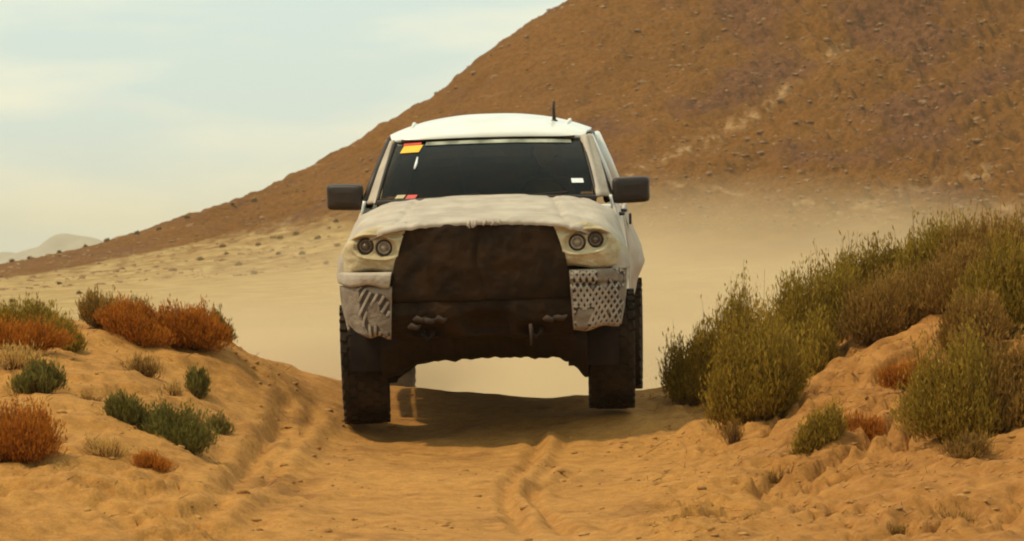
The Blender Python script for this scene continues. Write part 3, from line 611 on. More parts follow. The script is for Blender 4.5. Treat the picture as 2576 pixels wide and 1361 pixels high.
# hood cover: from the lip above the grille to the windscreen foot, rolling over onto the fenders
def hood():
    ys = [-.035, -.03, .05, .3, .65, 1.0, 1.3, 1.42]
    rows = []
    for i, y in enumerate(ys):
        zc = 1.438 if i == 0 else 1.470 + .145 * sstep(-.1, 1.4, y) ** .8
        if i == 1: zc = 1.463
        s = np.interp(y, [-.04, .05, .3, .65, 1.42], [.895, .93, .985, 1.0, .965])
        side_y = np.interp(y, [-.04, .05, .3], [.16, .2, .34]) if y < .3 else y
        row = []
        for x, dz in [(-1.085, 1.08), (-1.065, 1.2), (-1.0, 1.32), (-.905, -.10), (-.79, -.055), (-.6, -.022), (-.3, -.004), (0, 0), (.3, -.004), (.6, -.022), (.79, -.055), (.905, -.10), (1.0, 1.32), (1.065, 1.2), (1.085, 1.08)]:
            z = (dz + .14 * sstep(.5, 1.4, y) * (1 if dz > 1.25 else .5)) if dz > .5 else zc + dz
            f = sstep(.75, 1.05, abs(x)); row.append((x * s, y * (1 - f) + side_y * f, z))
        rows.append(row)
    G = loft(rows, 90, 150); N = normals(G); N *= np.sign(N[45, 75, 2])
    x, y = G[..., 0], G[..., 1]
    pinch = np.exp(-((y + .02) / .12) ** 2)
    a = .004 * fbm(x * 3.2, y * 3, 4, 4) + .005 * pinch * fbm(x * 14, y * 5, 3, 6) + .010 * np.exp(-((np.abs(x) - .72) / .16) ** 2) * fbm(x * 9 + y * 6, y * 9, 3, 7)
    a += -.020 * np.exp(-((np.abs(x) - .63 + .10 * y) / .02) ** 2) * sstep(0, .2, y)
    G = G + N * a[..., None]
    edge = pinch * (y < .0); G[..., 2] -= edge * .018 * np.maximum(0, fbm(x * 11, x * 0, 3, 12))
    grid_obj('hood_cover', G, M['white_cloth'], T, .012)
hood()
# laces and frayed cloth ends along the hood lip
for k, x in enumerate([-.075, -.05, -.03, .045, .10, .145]):
    bm = bmesh.new(); l = random.uniform(.015, .03) + (.02 if x < 0 else 0)
    tube(bm, [(x, -.045, 1.468), (x + random.uniform(-.01, .01), -.062, 1.458 - l * .5), (x + random.uniform(-.02, .02), -.066, 1.455 - l)], [.016, .013, .004], 7)
    bm_obj('lace', bm, M['white_cloth'], T, True)
# padded headlight covers with two eye holes each
LAMPS = {1: [(.718, 1.288, .066), (.852, 1.305, .062)], -1: [(.712, 1.286, .064), (.850, 1.300, .066)]}
def wrap_y(x, base):
    return base + np.interp(x, [.5, .7, .82, .9, .97, 1.03, 1.07, 1.1], [0, .02, .05, .085, .15, .26, .38, .55])
for s in (-1, 1):
    rows = []
    zt = lambda x: np.interp(x, [.53, .8, .93, 1.0, 1.06, 1.09], [1.448, 1.437, 1.385, 1.32, 1.24, 1.2])
    for v in (0, .07, .25, .5, .75, .93, 1):
        row = []
        for u in np.linspace(0, 1, 9):
            xi = np.interp(v, [0, .4, 1], [.535, .59, .635]); x = xi + (1.085 - xi) * u
            z = zt(x) * (1 - v) + (1.105 + .014 * math.sin(u * 7 + s)) * v
            inset = .035 if v in (0, 1) else (.008 if v in (.07, .93) else -.006)
            row.append((x, wrap_y(x, -.035) + inset, z))
        rows.append(row)
    G = loft(rows, 90, 120)
    x, z = G[..., 0].copy(), G[..., 2].copy()
    G[..., 1] += -.016 * fbm(x * 5 + s * 3, z * 6, 4, 20 + s) - .010 * np.exp(-((z - 1.2 - .1 * (x - .8)) / .03) ** 2)
    G[..., 1] += .022 * np.exp(-((z - 1.375 + .1 * (x - .6)) / .014) ** 2)
    lm = LAMPS[s]; mx, mz = (lm[0][0] + lm[1][0]) / 2, (lm[0][1] + lm[1][1]) / 2
    dd = ((np.abs(x - mx) / .155) ** 2.6 + (np.abs(z - mz - .1 * (x - mx)) / .078) ** 2.6); G[..., 1] += .030 * (1 - sstep(.7, 1.25, dd)) - .010 * np.exp(-((dd - 1.5) / .4) ** 2)
    for lx, lz, lr in LAMPS[s]:
        d = np.hypot(x - lx, z - lz) / lr; G[..., 1] += .045 * (1 - sstep(.80, 1.02, d))
    G[..., 0] *= s
    if s > 0: G = G[:, ::-1]
    pad = grid_obj('headlight_cover', G, M['cream_pad'], T, 0)
    for k, (lx, lz, lr) in enumerate(LAMPS[s]):
        y0 = wrap_y(lx, -.035)
        bm = bmesh.new(); lathe_x(bm, [(-.03, lr * .80), (0.0, lr * .78), (.006, lr * .60), (-.012, lr * .56), (-.010, lr * .42), (.012, lr * .34), (.022, lr * .2), (.026, .002)], 24)
        o = bm_obj('headlight', bm, M['lens'] if k == 0 else M['lens_dark'], T, True); o.rotation_euler = (0, 0, R(-90)); o.location = (s * lx, y0 + .034, lz)
        bm = bmesh.new(); lathe_x(bm, [(-.02, lr * .96), (.012, lr * .94), (.012, lr * .84), (-.02, lr * .80)], 24, closed=True)
        o2 = bm_obj('bezel', bm, M['dusty_black'], o, True); o2.location = (.002, 0, 0)
# bumper corner covers with slashed netting
def bump_rows(s, z0, z1):
    rows = []
    for v in (0, .08, .3, .5, .7, .92, 1):
        row = []
        for u in np.linspace(0, 1, 8):
            xi = .655 + .02 * v; xo = np.interp(z0 + (z1 - z0) * v, [.62, .68, .75, .85, 1.1], [1.0, 1.03, 1.045, 1.06, 1.075] if s > 0 else [.86, .97, 1.02, 1.055, 1.075]); x = xi + (xo - xi) * u
            zz = z0 * (1 - v) + (z1 + (.012 * math.sin(u * 9 + s * 2)) + (.03 * u if s > 0 else -.02 * (1 - u))) * v
            y = wrap_y(x, -.085) + (.03 if v in (0, 1) else 0) + .05 * max(0, (.8 - zz)) * 2
            row.append((x, y, zz))
        rows.append(row)
    return rows
for s in (-1, 1):
    top = 1.09 if s > 0 else 1.005
    G = loft(bump_rows(s, top, .635), 70, 70); x, z = G[..., 0].copy(), G[..., 2].copy()
    G[..., 1] += -.010 * fbm(x * 7, z * 7 + s, 4, 30 + s)
    if s > 0: G[..., 1] += .03 * np.exp(-((z - .985 + .03 * (x - .8)) / .012) ** 2)
    Gs = G.copy(); Gs[..., 0] *= s
    tv, tu = np.meshgrid(np.linspace(0, 1, 70), np.linspace(0, 1, 70), indexing='ij')
    tn = sstep(-.30 if s > 0 else -.12, -.16 if s > 0 else .0, fbm(tu * 2.6 + s * 5, tv * 2.6, 2, 44)) * ((tv > .04) & (tv < .96) & (tu > .04) & (tu < (.96 if s > 0 else .62))) * (1 if s > 0 else .9)
    if s > 0: Gs = Gs[:, ::-1]; tn = tn[:, ::-1]
    cover = mesh_np('bumper_corner_cover', Gs.reshape(-1, 3), grid_faces(70, 70), M['grey_mesh'], T, True, tn.ravel())
    # straps of netting following the cover
    N = normals(G); N *= -np.sign(N[35, 20, 1])
    def surf(u, v):
        i = min(max(v, 0), 1) * 69; j = min(max(u, 0), 1) * 69; i0, j0 = int(min(i, 68)), int(min(j, 68)); fi, fj = i - i0, j - j0
        f = lambda A: (A[i0, j0] * (1 - fi) + A[i0 + 1, j0] * fi) * (1 - fj) + (A[i0, j0 + 1] * (1 - fi) + A[i0 + 1, j0 + 1] * fi) * fj
        return f(G), f(N)
    V, F = [], []
    fam = ((1.0, 1), (-1.0, 1)) if s > 0 else ((.9, 1),)
    for slope, _ in fam:
        for c in np.arange(-1.3, 2.3, .112 if s > 0 else .14):
            pts = []
            for t in np.linspace(0, 1, 41):
                u = (c + slope * (1 - t) * .85 if slope > 0 else c + t * .85) if s > 0 else c + t * .75
                ok = 0.03 < u < .97 and .03 < t < .97 and float(fbm(np.array(u * 2.6 + s * 5), np.array(t * 2.6), 2, 44)) > (-.22 if s > 0 else -.1)
                if s < 0 and u < .0: ok = False
                if s < 0 and u > .66: ok = False
                pts.append((u, t) if ok else None)
            for a, b in zip(pts, pts[1:]):
                if a is None or b is None: continue
                w = .011; du = w
                pa, na = surf(*a); pb, nb = surf(*b); d = pb - pa; d /= np.linalg.norm(d) + 1e-9
                sa = np.cross(d, na); sa /= np.linalg.norm(sa) + 1e-9; wd = .0105
                k = len(V)
                for p_, n_ in ((pa, na), (pb, nb)):
                    V += [p_ - sa * wd + n_ * .001, p_ + n_ * .006, p_ + sa * wd + n_ * .001]
                F += [(k, k + 1, k + 4, k + 3), (k + 1, k + 2, k + 5, k + 4)]
    V = np.array(V); V[:, 0] *= s
    o = mesh_np('netting', V, np.array(F), M['strap'], cover, False); o['kind'] = 'stuff'
    if s < 0:
        G = loft(bump_rows(s, 1.098, 1.022), 20, 60); x, z = G[..., 0].copy(), G[..., 2].copy()
        v = np.linspace(0, 1, 20)[:, None]; G[..., 1] += -.022 * np.sin(np.pi * v) - .008 * fbm(x * 8, z * 8, 3, 61); G[..., 0] *= -1
        grid_obj('cloth_band', G, M['white_cloth'], T, .01)
# backing behind the front end so nothing shows through
bm = bmesh.new(); box(bm, (0, .45, 1.0), (1.9, .55, .62)); bm_obj('front_structure', bm, M['under_metal'], T, bevel=.03)
# black grille cover
rows = []
for v, (z, w, dy) in enumerate([(1.468, .552, .02), (1.455, .560, -.03), (1.32, .595, -.07), (1.15, .640, -.095), (.98, .660, -.095), (.90, .672, -.085), (.875, .675, -.05)]):
    rows.append([(w * u + .0, dy + .045 * abs(u) ** 3 - .0, z - .006 * (1 - u * u)) for u in np.linspace(-1, 1, 9)])
G = loft(rows, 80, 150); x, z = G[..., 0].copy(), G[..., 2].copy()
G[..., 1] += -.018 * fbm(x * 2.6, z * 3.2, 4, 80) - .006 * fbm(x * 12, z * 6, 3, 81) + .02 * np.exp(-((x - .03 * np.sin(z * 9)) / .02) ** 2)
G[..., 0] += .010 * fbm(z * 6, x * 0, 2, 83) * np.abs(x)
grid_obj('grille_cover', G, M['black_cloth'], T, .01)
# lower bumper cover
rows = []
for z, w, dy in [(.895, .69, .0), (.87, .70, -.07), (.78, .70, -.09), (.70, .69, -.06), (.63, .67, -.0), (.60, .66, .08)]:
    rows.append([(w * u, dy + .05 * abs(u) ** 3, z + (.012 * math.sin(u * 11) if z < .65 else 0)) for u in np.linspace(-1, 1, 11)])
G = loft(rows, 60, 150); x, z = G[..., 0].copy(), G[..., 2].copy()
G[..., 1] += -.022 * fbm(x * 5, z * 6, 4, 90) + .13 * np.exp(-((x - .05) / .16) ** 4 - ((z - .71) / .08) ** 4) + .09 * np.exp(-((np.abs(x) - .40) / .12) ** 4 - ((z - .665) / .04) ** 4)
grid_obj('lower_bumper_cover', G, M['black_cloth'], T, .01)
for xx, zz, a in ((-.46, .755, .2), (-.385, .745, -.1), (-.50, .70, .3), (-.30, .75, .5), (.50, .735, .2), (.58, .745, -.2)):
    bm = bmesh.new(); tube(bm, [(xx - .045, -.075, zz - .02 * a), (xx - .02, -.095, zz + .02 * a), (xx + .02, -.095, zz - .01), (xx + .05, -.07, zz + .01)], [.008, .024, .02, .008], 10)
    bm_obj('cloth_knot', bm, M['dusty_black'], T, True)
for xx in (-.40, .40):
    bm = bmesh.new(); tube(bm, [(xx - .035, .05, .66), (xx - .04, -.06, .645), (xx, -.09, .60), (xx + .04, -.06, .645), (xx + .035, .05, .66)], .014, 8)
    bm_obj('tow_hook', bm, M['under_metal'], T, True)
bm = bmesh.new(); tube(bm, [(.36, -.09, .70), (.365, -.10, .62), (.36, -.09, .54)], [.014, .012, .008], 8); bm_obj('cloth_strip', bm, M['dusty_black'], T, True)
# ragged skirt under the bumper
nx = 120; xs = np.linspace(-.77, .77, nx)
low = np.interp(xs, [-.92, -.76, -.70, -.64, -.56, -.45, -.3, -.1, .1, .28, .36, .5, .62, .68, .74, .92], [.36, .30, .33, .34, .37, .40, .418, .42, .425, .425, .41, .43, .40, .33, .27, .36]) + .020 * fbm(xs * 7, xs * 0 + .37, 4, 15)
G = np.stack([np.stack([xs, np.full(nx, .06) + .1 * np.abs(xs), np.full(nx, .66)], 1), np.stack([xs, np.full(nx, .14), (low + .66) / 2 + .04], 1), np.stack([xs, np.full(nx, .34), low + .03], 1), np.stack([xs, np.full(nx, .55), low], 1), np.stack([xs, np.full(nx, .8), low + .02], 1), np.stack([xs, np.full(nx, 1.1), np.full(nx, .6)], 1)], 0)
G = loft(G, 40, 150); G[..., 2] += .01 * fbm(G[..., 0] * 7, G[..., 1] * 7, 3, 17); grid_obj('skid_skirt', G, M['under_metal'], T, .012)

# cab -------------------------------------------------------------
def cab_x(z): return np.interp(z, [1.5, 1.6, 1.8, 2.04], [.955, .945, .875, .775])
WB, WT = [(-.835, 1.50, 1.585), (-.6, 1.40, 1.59), (-.3, 1.34, 1.592), (0, 1.32, 1.592), (.3, 1.34, 1.592), (.6, 1.40, 1.59), (.835, 1.50, 1.585)], [(-.715, 2.15, 2.03), (-.5, 2.09, 2.042), (-.25, 2.055, 2.05), (0, 2.045, 2.052), (.25, 2.055, 2.05), (.5, 2.09, 2.042), (.715, 2.15, 2.03)]
WB, WT = np.array(WB), np.array(WT)
rows = [WB + (WT - WB) * t + np.array([0, -.03, .02]) * math.sin(math.pi * t) for t in (0, .25, .5, .75, 1)]
GW = loft(rows, 24, 60); grid_obj('windshield', GW, M['glass'], T, .006)
NW = normals(GW); NW *= -np.sign(NW[12, 30, 1])
def on_glass(u, v, off=.012):
    i = v * 23; j = u * 59; i0, j0 = min(int(i), 22), min(int(j), 58); return Vector(GW[i0, j0] * (1 - (i - i0)) + GW[i0 + 1, j0] * (i - i0) + (GW[i0, j0 + 1] - GW[i0, j0]) * (j - j0) + NW[i0, j0] * off)
def decal(name, u0, u1, v0, v1, mat, skew=0, label=None, parent=T):
    n = max(1, int((u1 - u0) * 30)); bm = bmesh.new(); rows = []
    for k in range(n + 1):
        u = u0 + (u1 - u0) * k / n; rows.append([bm.verts.new(on_glass(u, v0, .012)), bm.verts.new(on_glass(u + skew, v1, .012)), bm.verts.new(on_glass(u + skew, v1, .0085)), bm.verts.new(on_glass(u, v0, .0085))])
    for a, b in zip(rows, rows[1:]):
        for q in range(4): bm.faces.new((a[q], b[q], b[(q + 1) % 4], a[(q + 1) % 4]))
    bm.faces.new(rows[0]); bm.faces.new(rows[-1][::-1])
    o = bm_obj(name, bm, mat, T)
    if label: o['label'] = label
    return o
decal('sticker', .055, .165, .76, .89, M['yellow'], .012, 'yellow sticker in the upper corner of the windshield')
decal('sticker', .060, .165, .90, .94, M['red'], .0, 'dark red strip above the yellow sticker')
decal('sticker', .88, .945, .20, .265, M['white_print'], .0, 'small white sticker low on the windshield')
decal('sticker', .155, .20, .02, .08, M['red'], .01, 'small red sticker at the foot of the windshield')
decal('sticker', .10, .145, .035, .085, M['cream_pad'], .01, 'small cream tag at the foot of the windshield')
bm = bmesh.new(); tube(bm, [on_glass(.168, .66, .014), on_glass(.170, .56, .014), on_glass(.168, .47, .014)], [.006, .011, .008], 8); bm_obj('toll_tag', bm, M['white_print'], T, True)
decal('pale_band', .19, .93, .875, .935, M['pale_band'], .0, 'pale greenish band along the top of the windshield')  # mottled pale strip coloured onto the glass as a decal
# black gasket round the glass
for k, (a, b) in enumerate((((.0, 0), (1, 0)), ((1, 0), (1, 1)), ((1, 1), (0, 1)), ((0, 1), (0, 0)))):
    bm = bmesh.new(); P = [on_glass(a[0] + (b[0] - a[0]) * t, a[1] + (b[1] - a[1]) * t, .006) for t in np.linspace(0, 1, 14)]; tube(bm, P, .012, 6); bm_obj('window_seal', bm, M['black_plastic'], T, True)
# roof
rows = []
for y, zc, w in [(2.035, 2.045, .74), (2.06, 2.078, .755), (2.25, 2.125, .775), (2.6, 2.175, .785), (3.0, 2.195, .785), (3.35, 2.175, .78), (3.58, 2.10, .765), (3.62, 2.06, .755)]:
    w -= .02
    e = .10 if y < 2.1 else .0
    edge = np.interp(y, [2.0, 2.06, 2.25, 3.3, 3.6], [2.02, 2.025, 2.055, 2.065, 2.04])
    rows.append([(w * u, y + e * abs(u) ** 2.5, zc + (edge - zc) * abs(u) ** 2.5) for u in (-1, -.93, -.8, -.6, -.3, 0, .3, .6, .8, .93, 1)])
grid_obj('roof', loft(rows, 50, 80), M['white_paint'], T, .03)
# roof pod rails and antenna
bm = bmesh.new(); tube(bm, [(.60, 2.5, 2.135), (.61, 3.0, 2.16), (.60, 3.3, 2.14)], .015, 8); bm_obj('roof_rail', bm, M['white_paint'], T, True)
bm = bmesh.new(); tube(bm, [(-.60, 2.5, 2.135), (-.61, 3.0, 2.16), (-.60, 3.3, 2.14)], .015, 8); bm_obj('roof_rail', bm, M['white_paint'], T, True)
bm = bmesh.new(); lathe_x(bm, [(0, .03), (.02, .026), (.03, .012), (.03, .001)], 16); base = bm_obj('antenna_base', bm, M['black_plastic'], T, True); base.rotation_euler = (0, R(-90), 0); base.location = (.50, 2.55, 2.145)
bm = bmesh.new(); tube(bm, [(0, 0, 0), (.11, 0, 0.003), (.17, 0, .0)], [.016, .012, .010], 8); whip = bm_obj('antenna_whip', bm, M['black_plastic'], base, True)
# pillars
for s in (-1, 1):
    bm = bmesh.new()
    prof = [((.835, 1.50, 1.575), (.945, 1.66, 1.575)), ((.775, 1.82, 1.815), (.868, 1.95, 1.815)), ((.72, 2.13, 2.035), (.785, 2.24, 2.045))]
    rows = [[(s * a[0], a[1] + .02, a[2]), (s * (a[0] + .02), a[1] - .012, a[2] + .01), (s * (a[0] * .55 + b[0] * .45), a[1] - .01 + .06, a[2] + .012), (s * b[0], b[1], b[2])] for a, b in prof]
    grid_obj('windshield_pillar', loft(rows, 20, 16), M['white_cloth'], T, .02)
    # side glass, door frames
    def side(y, z, off=0): return (s * (cab_x(z) + off), y, z)
    for nm, poly in (('side_window', [(1.78, 1.63), (2.40, 1.63), (2.40, 2.01), (2.27, 2.01)]), ('side_window', [(2.50, 1.63), (3.30, 1.63), (3.22, 2.0), (2.50, 2.01)])):
        bm = bmesh.new(); va = [bm.verts.new(side(y, z, -.004)) for y, z in poly]; vb = [bm.verts.new(side(y, z, -.012)) for y, z in poly]
        bm.faces.new(va); bm.faces.new(vb[::-1])
        for k in range(4): bm.faces.new((va[k], vb[k], vb[(k + 1) % 4], va[(k + 1) % 4]))
        bm_obj(nm, bm, M['side_glass'], T)
    for y0, y1, z0, z1, w in ((1.66, 2.24, 1.59, 2.04, .03), (2.24, 3.5, 2.045, 2.045, .03), (2.45, 2.45, 1.6, 2.04, .04), (3.55, 3.40, 1.6, 2.03, .07), (1.66, 3.55, 1.59, 1.59, .03)):
        bm = bmesh.new(); tube(bm, [side(y0, z0, -.012), side((y0 + y1) / 2, (z0 + z1) / 2, -.012), side(y1, z1, -.012)], w, 8); bm_obj('door_frame', bm, M['black_plastic'] if w < .035 else M['white_paint'], T, True)
# back of the cab
bm = bmesh.new(); va = [(-.94, 3.58, 1.58), (.94, 3.58, 1.58), (.77, 3.56, 2.05), (-.77, 3.56, 2.05)]
f = [bm.verts.new(p) for p in va]; b = [bm.verts.new((p[0], p[1] + .05, p[2])) for p in va]; bm.faces.new(f); bm.faces.new(b[::-1])
for k in range(4): bm.faces.new((f[k], b[k], b[(k + 1) % 4], f[(k + 1) % 4]))
bm_obj('cab_rear_wall', bm, M['interior'], T)
# interior
bm = bmesh.new(); box(bm, (0, 1.78, 1.5), (1.62, .5, .14)); bm_obj('dashboard', bm, M['interior'], T, bevel=.04)
bm = bmesh.new(); box(bm, (0, 2.6, 1.2), (1.75, 1.9, .1)); bm_obj('cab_floor', bm, M['interior'], T)
for sx in (-.42, .42):
    bm = bmesh.new(); box(bm, (sx, 2.62, 1.55), (.5, .16, .66), Matrix.Rotation(R(-12), 3, 'X'), .8); seat = bm_obj('seat', bm, M['interior'], T, bevel=.05)
    bm = bmesh.new(); box(bm, (sx, 2.70, 1.92), (.26, .1, .14)); bm_obj('headrest', bm, M['interior'], seat, bevel=.04)
bm = bmesh.new(); rg = []
tube(bm, [(.42 + .19 * math.cos(a), 2.08 - .07 * math.sin(a), 1.56 + .17 * math.sin(a)) for a in np.linspace(0, 2 * math.pi, 25)], .014, 8); tube(bm, [(.25, 2.08, 1.56), (.42, 2.04, 1.55), (.59, 2.08, 1.56)], .018, 6); bm_obj('steering_wheel', bm, M['interior'], T, True)
bm = bmesh.new(); box(bm, (.0, 2.12, 1.93), (.26, .03, .07)); bm_obj('rear_view_mirror', bm, M['black_plastic'], T, bevel=.012)
# mirrors
for s in (-1, 1):
    rows = []
    for t, sx, sz in ((0, .45, .4), (.08, .9, .88), (.35, 1.0, 1.0), (.75, 1.02, 1.03), (1, .97, .97)):
        row = []
        for k in range(25):
            a = 2 * math.pi * k / 24; ca, sa = math.cos(a), math.sin(a); e = .28
            xx = .142 * sx * abs(ca) ** e * (1 if ca >= 0 else -1); zz = .098 * sz * abs(sa) ** e * (1 if sa >= 0 else -1)
            row.append((s * (1.092 + xx + .006 * (zz > 0) - .025 * zz), 1.68 + .15 * t + .04 * (xx / .14), 1.628 + zz + .06 * xx * .4))
        rows.append(row)
    G = np.array(rows); G = catmull(G, 16); shell = grid_obj('side_mirror', G, M['black_plastic'], T)
    bm = bmesh.new(); f = [bm.verts.new(p) for p in G[0][:-1]]; bm.faces.new(f); f2 = [bm.verts.new(p) for p in G[-1][:-1]]; bm.faces.new(f2); bm_obj('mirror_cap', bm, M['black_plastic'], shell)
    bm = bmesh.new(); f = [bm.verts.new((s * 1.092 + (p[0] - s * 1.092) * .9, p[1] + .004, 1.628 + (p[2] - 1.628) * .9)) for p in G[-1][:-1]]; bm.faces.new(f); bm_obj('mirror_glass', bm, M['mirror_glass'], shell)
    bm = bmesh.new(); tube(bm, [(s * .90, 1.80, 1.57), (s * .95, 1.77, 1.575), (s * 1.0, 1.76, 1.585)], [.04, .03, .03], 10); bm_obj('mirror_arm', bm, M['black_plastic'], shell, True)
# wipers
for x0, x1 in ((-.6, -.05), (.02, .62)):
    bm = bmesh.new(); tube(bm, [(x0, 1.36, 1.60), ((x0 + x1) / 2, 1.33, 1.615), (x1, 1.37, 1.635)], .008, 6); bm_obj('wiper', bm, M['black_plastic'], T, True)
bm = bmesh.new(); tube(bm, [(-.83, 1.44, 1.575), (-.4, 1.30, 1.59), (0, 1.26, 1.595), (.4, 1.30, 1.59), (.83, 1.44, 1.575)], .03, 8); bm_obj('cowl', bm, M['black_plastic'], T, True)
# body sides: fender, doors, bed, with arches
def zlow(y):
    z = np.full_like(y, .62)
    for yc, r in ((.95, .60), (4.65, .60)):
        d = np.abs(y - yc); z = np.where(d < r, np.maximum(z, .42 + np.sqrt(np.maximum(0, r * r - d * d))), z)
    return z
def side_panel(name, y0, y1, ztop, s, mat, flare):
    ys = np.linspace(y0, y1, 60); G = np.zeros((60, 30, 3))
    zt = ztop(ys); zl = zlow(ys)
    for j, v in enumerate(np.linspace(0, 1, 30)):
        z = zt * (1 - v) + zl * v; x = np.interp(z, [.55, .8, 1.1, 1.4, 1.6], [.985, 1.02, 1.03, .995, .95]) + flare(ys, z)
        G[:, j] = np.stack([s * x, ys, z], 1)
    G[..., 0] += s * .006 * fbm(ys[:, None] * 3 + 0 * G[..., 2], G[..., 2] * 3, 3, 5)
    if s < 0: G = G[:, ::-1]
    return grid_obj(name, G, mat, T, .025, 1)
for s in (-1, 1):
    side_panel('front_fender', .40, 1.58, lambda y: np.interp(y, [.4, 1.0, 1.58], [1.14, 1.2, 1.52]), s, M['white_cloth'], lambda y, z: .055 * np.exp(-((y - .9) / .5) ** 2) * np.interp(z, [.6, 1.0, 1.3], [1, 1, .3]))
    side_panel('front_door', 1.60, 2.58, lambda y: y * 0 + 1.60, s, M['white_paint'], lambda y, z: 0)
    side_panel('rear_door', 2.60, 3.55, lambda y: y * 0 + 1.60, s, M['white_paint'], lambda y, z: 0)
    side_panel('bed_side', 3.60, 5.75, lambda y: np.interp(y, [3.6, 3.9, 5.75], [1.42, 1.42, 1.45]), s, M['white_cloth'], lambda y, z: .115 * np.exp(-((y - 4.6) / .75) ** 4) * np.interp(z, [.6, .85, .98, 1.2, 1.42], [.35, .55, 1, .5, .0]))
    bm = bmesh.new(); box(bm, (s * 1.045, 3.9, 1.35), (.02, .14, .09)); bm_obj('fuel_flap', bm, M['black_plastic'], T, bevel=.008)
    bm = bmesh.new(); tube(bm, [(s * 1.02, 1.6, .56), (s * 1.03, 2.5, .56), (s * 1.02, 3.5, .56)], .045, 10); bm_obj('side_step', bm, M['black_plastic'], T, True)
    for nm, y in (('door_handle', 2.42), ('door_handle', 3.4)):
        bm = bmesh.new(); tube(bm, [(s * .985, y - .08, 1.43), (s * 1.02, y - .05, 1.43), (s * 1.02, y + .05, 1.43), (s * .985, y + .08, 1.43)], .013, 8); bm_obj(nm, bm, M['black_plastic'], T, True)
    for yc in (.95, 4.65):   # inner arches
        bm = bmesh.new(); a = np.linspace(-.15, math.pi + .15, 22); ra = []
        for t in a: ra.append([bm.verts.new((s * x, yc + .60 * math.cos(t), .45 + .60 * math.sin(t))) for x in (1.0, .62)])
        for p, q in zip(ra, ra[1:]): bm.faces.new((p[0], p[1], q[1], q[0]))
        bm_obj('wheel_arch_liner', bm, M['under_metal'], T, True)
bm = bmesh.new(); box(bm, (0, 5.76, 1.05), (1.9, .06, .75)); bm_obj('tailgate', bm, M['white_paint'], T, bevel=.02)
bm = bmesh.new(); box(bm, (0, 3.64, 1.1), (1.9, .04, .6)); box(bm, (0, 4.7, .88), (1.2, 2.1, .05)); bm_obj('cargo_bed', bm, M['black_plastic'], T)
bm = bmesh.new(); box(bm, (0, 5.88, .68), (1.8, .16, .2)); bm_obj('rear_bumper', bm, M['black_plastic'], T, bevel=.04)
# under body
bm = bmesh.new()
for s in (-1, 1): tube(bm, [(s * .5, .3, .62), (s * .48, 1.5, .60), (s * .5, 3.5, .60), (s * .5, 4.6, .78), (s * .5, 5.7, .72)], .06, 8)
for y in (.5, 1.5, 2.6, 3.6, 5.5): box(bm, (0, y, .60 if y < 4 else .72), (1.0, .1, .08))
bm_obj('chassis_frame', bm, M['under_metal'], T)
bm = bmesh.new(); box(bm, (0, 1.2, .60), (.5, .9, .25)); box(bm, (-.1, 2.4, .60), (.4, 1.4, .2)); box(bm, (.35, 3.2, .62), (.5, .9, .24)); bm_obj('drivetrain', bm, M['under_metal'], T, bevel=.04)
bm = bmesh.new(); box(bm, (0, .98, 1.0), (1.36, 1.1, .5)); box(bm, (0, 2.6, 1.1), (1.98, 2.1, .12)); box(bm, (0, 2.6, .75), (1.94, 2.4, .1)); box(bm, (0, 4.7, .95), (1.4, 2.1, .1)); bm_obj('body_underside', bm, M['under_metal'], T)
for s, wz in ((-1, .388), (1, .455)):
    bm = bmesh.new()
    tube(bm, [(s * .33, .80, .50), (s * .55, .87, (.50 + wz) / 2 - .03), (s * .74, .93, wz - .10)], [.05, .045, .05], 8)
    tube(bm, [(s * .33, 1.15, .50), (s * .55, 1.05, (.50 + wz) / 2 - .03), (s * .74, .97, wz - .10)], [.045, .04, .05], 8)
    bm_obj('lower_control_arm', bm, M['under_metal'], T, True)
    bm = bmesh.new(); box(bm, (s * .73, .95, wz), (.09, .16, .30)); bm_obj('steering_knuckle', bm, M['under_metal'], T, bevel=.02)
    bm = bmesh.new(); tube(bm, [(s * .62, .93, wz - .02), (s * .55, .93, .72), (s * .53, .93, 1.0)], [.045, .06, .05], 10); bm_obj('shock_absorber', bm, M['under_metal'], T, True)
bm = bmesh.new(); tube(bm, [(-.80, 4.65, .36), (0, 4.65, .385), (.80, 4.65, .41)], .05, 10); bm2 = bm; lathe_x(bm2, [(-.16, .05), (-.1, .1), (0, .12), (.1, .1), (.16, .05)], 20, 0.1, 4.65, .40); bm_obj('rear_axle', bm, M['under_metal'], T, True)
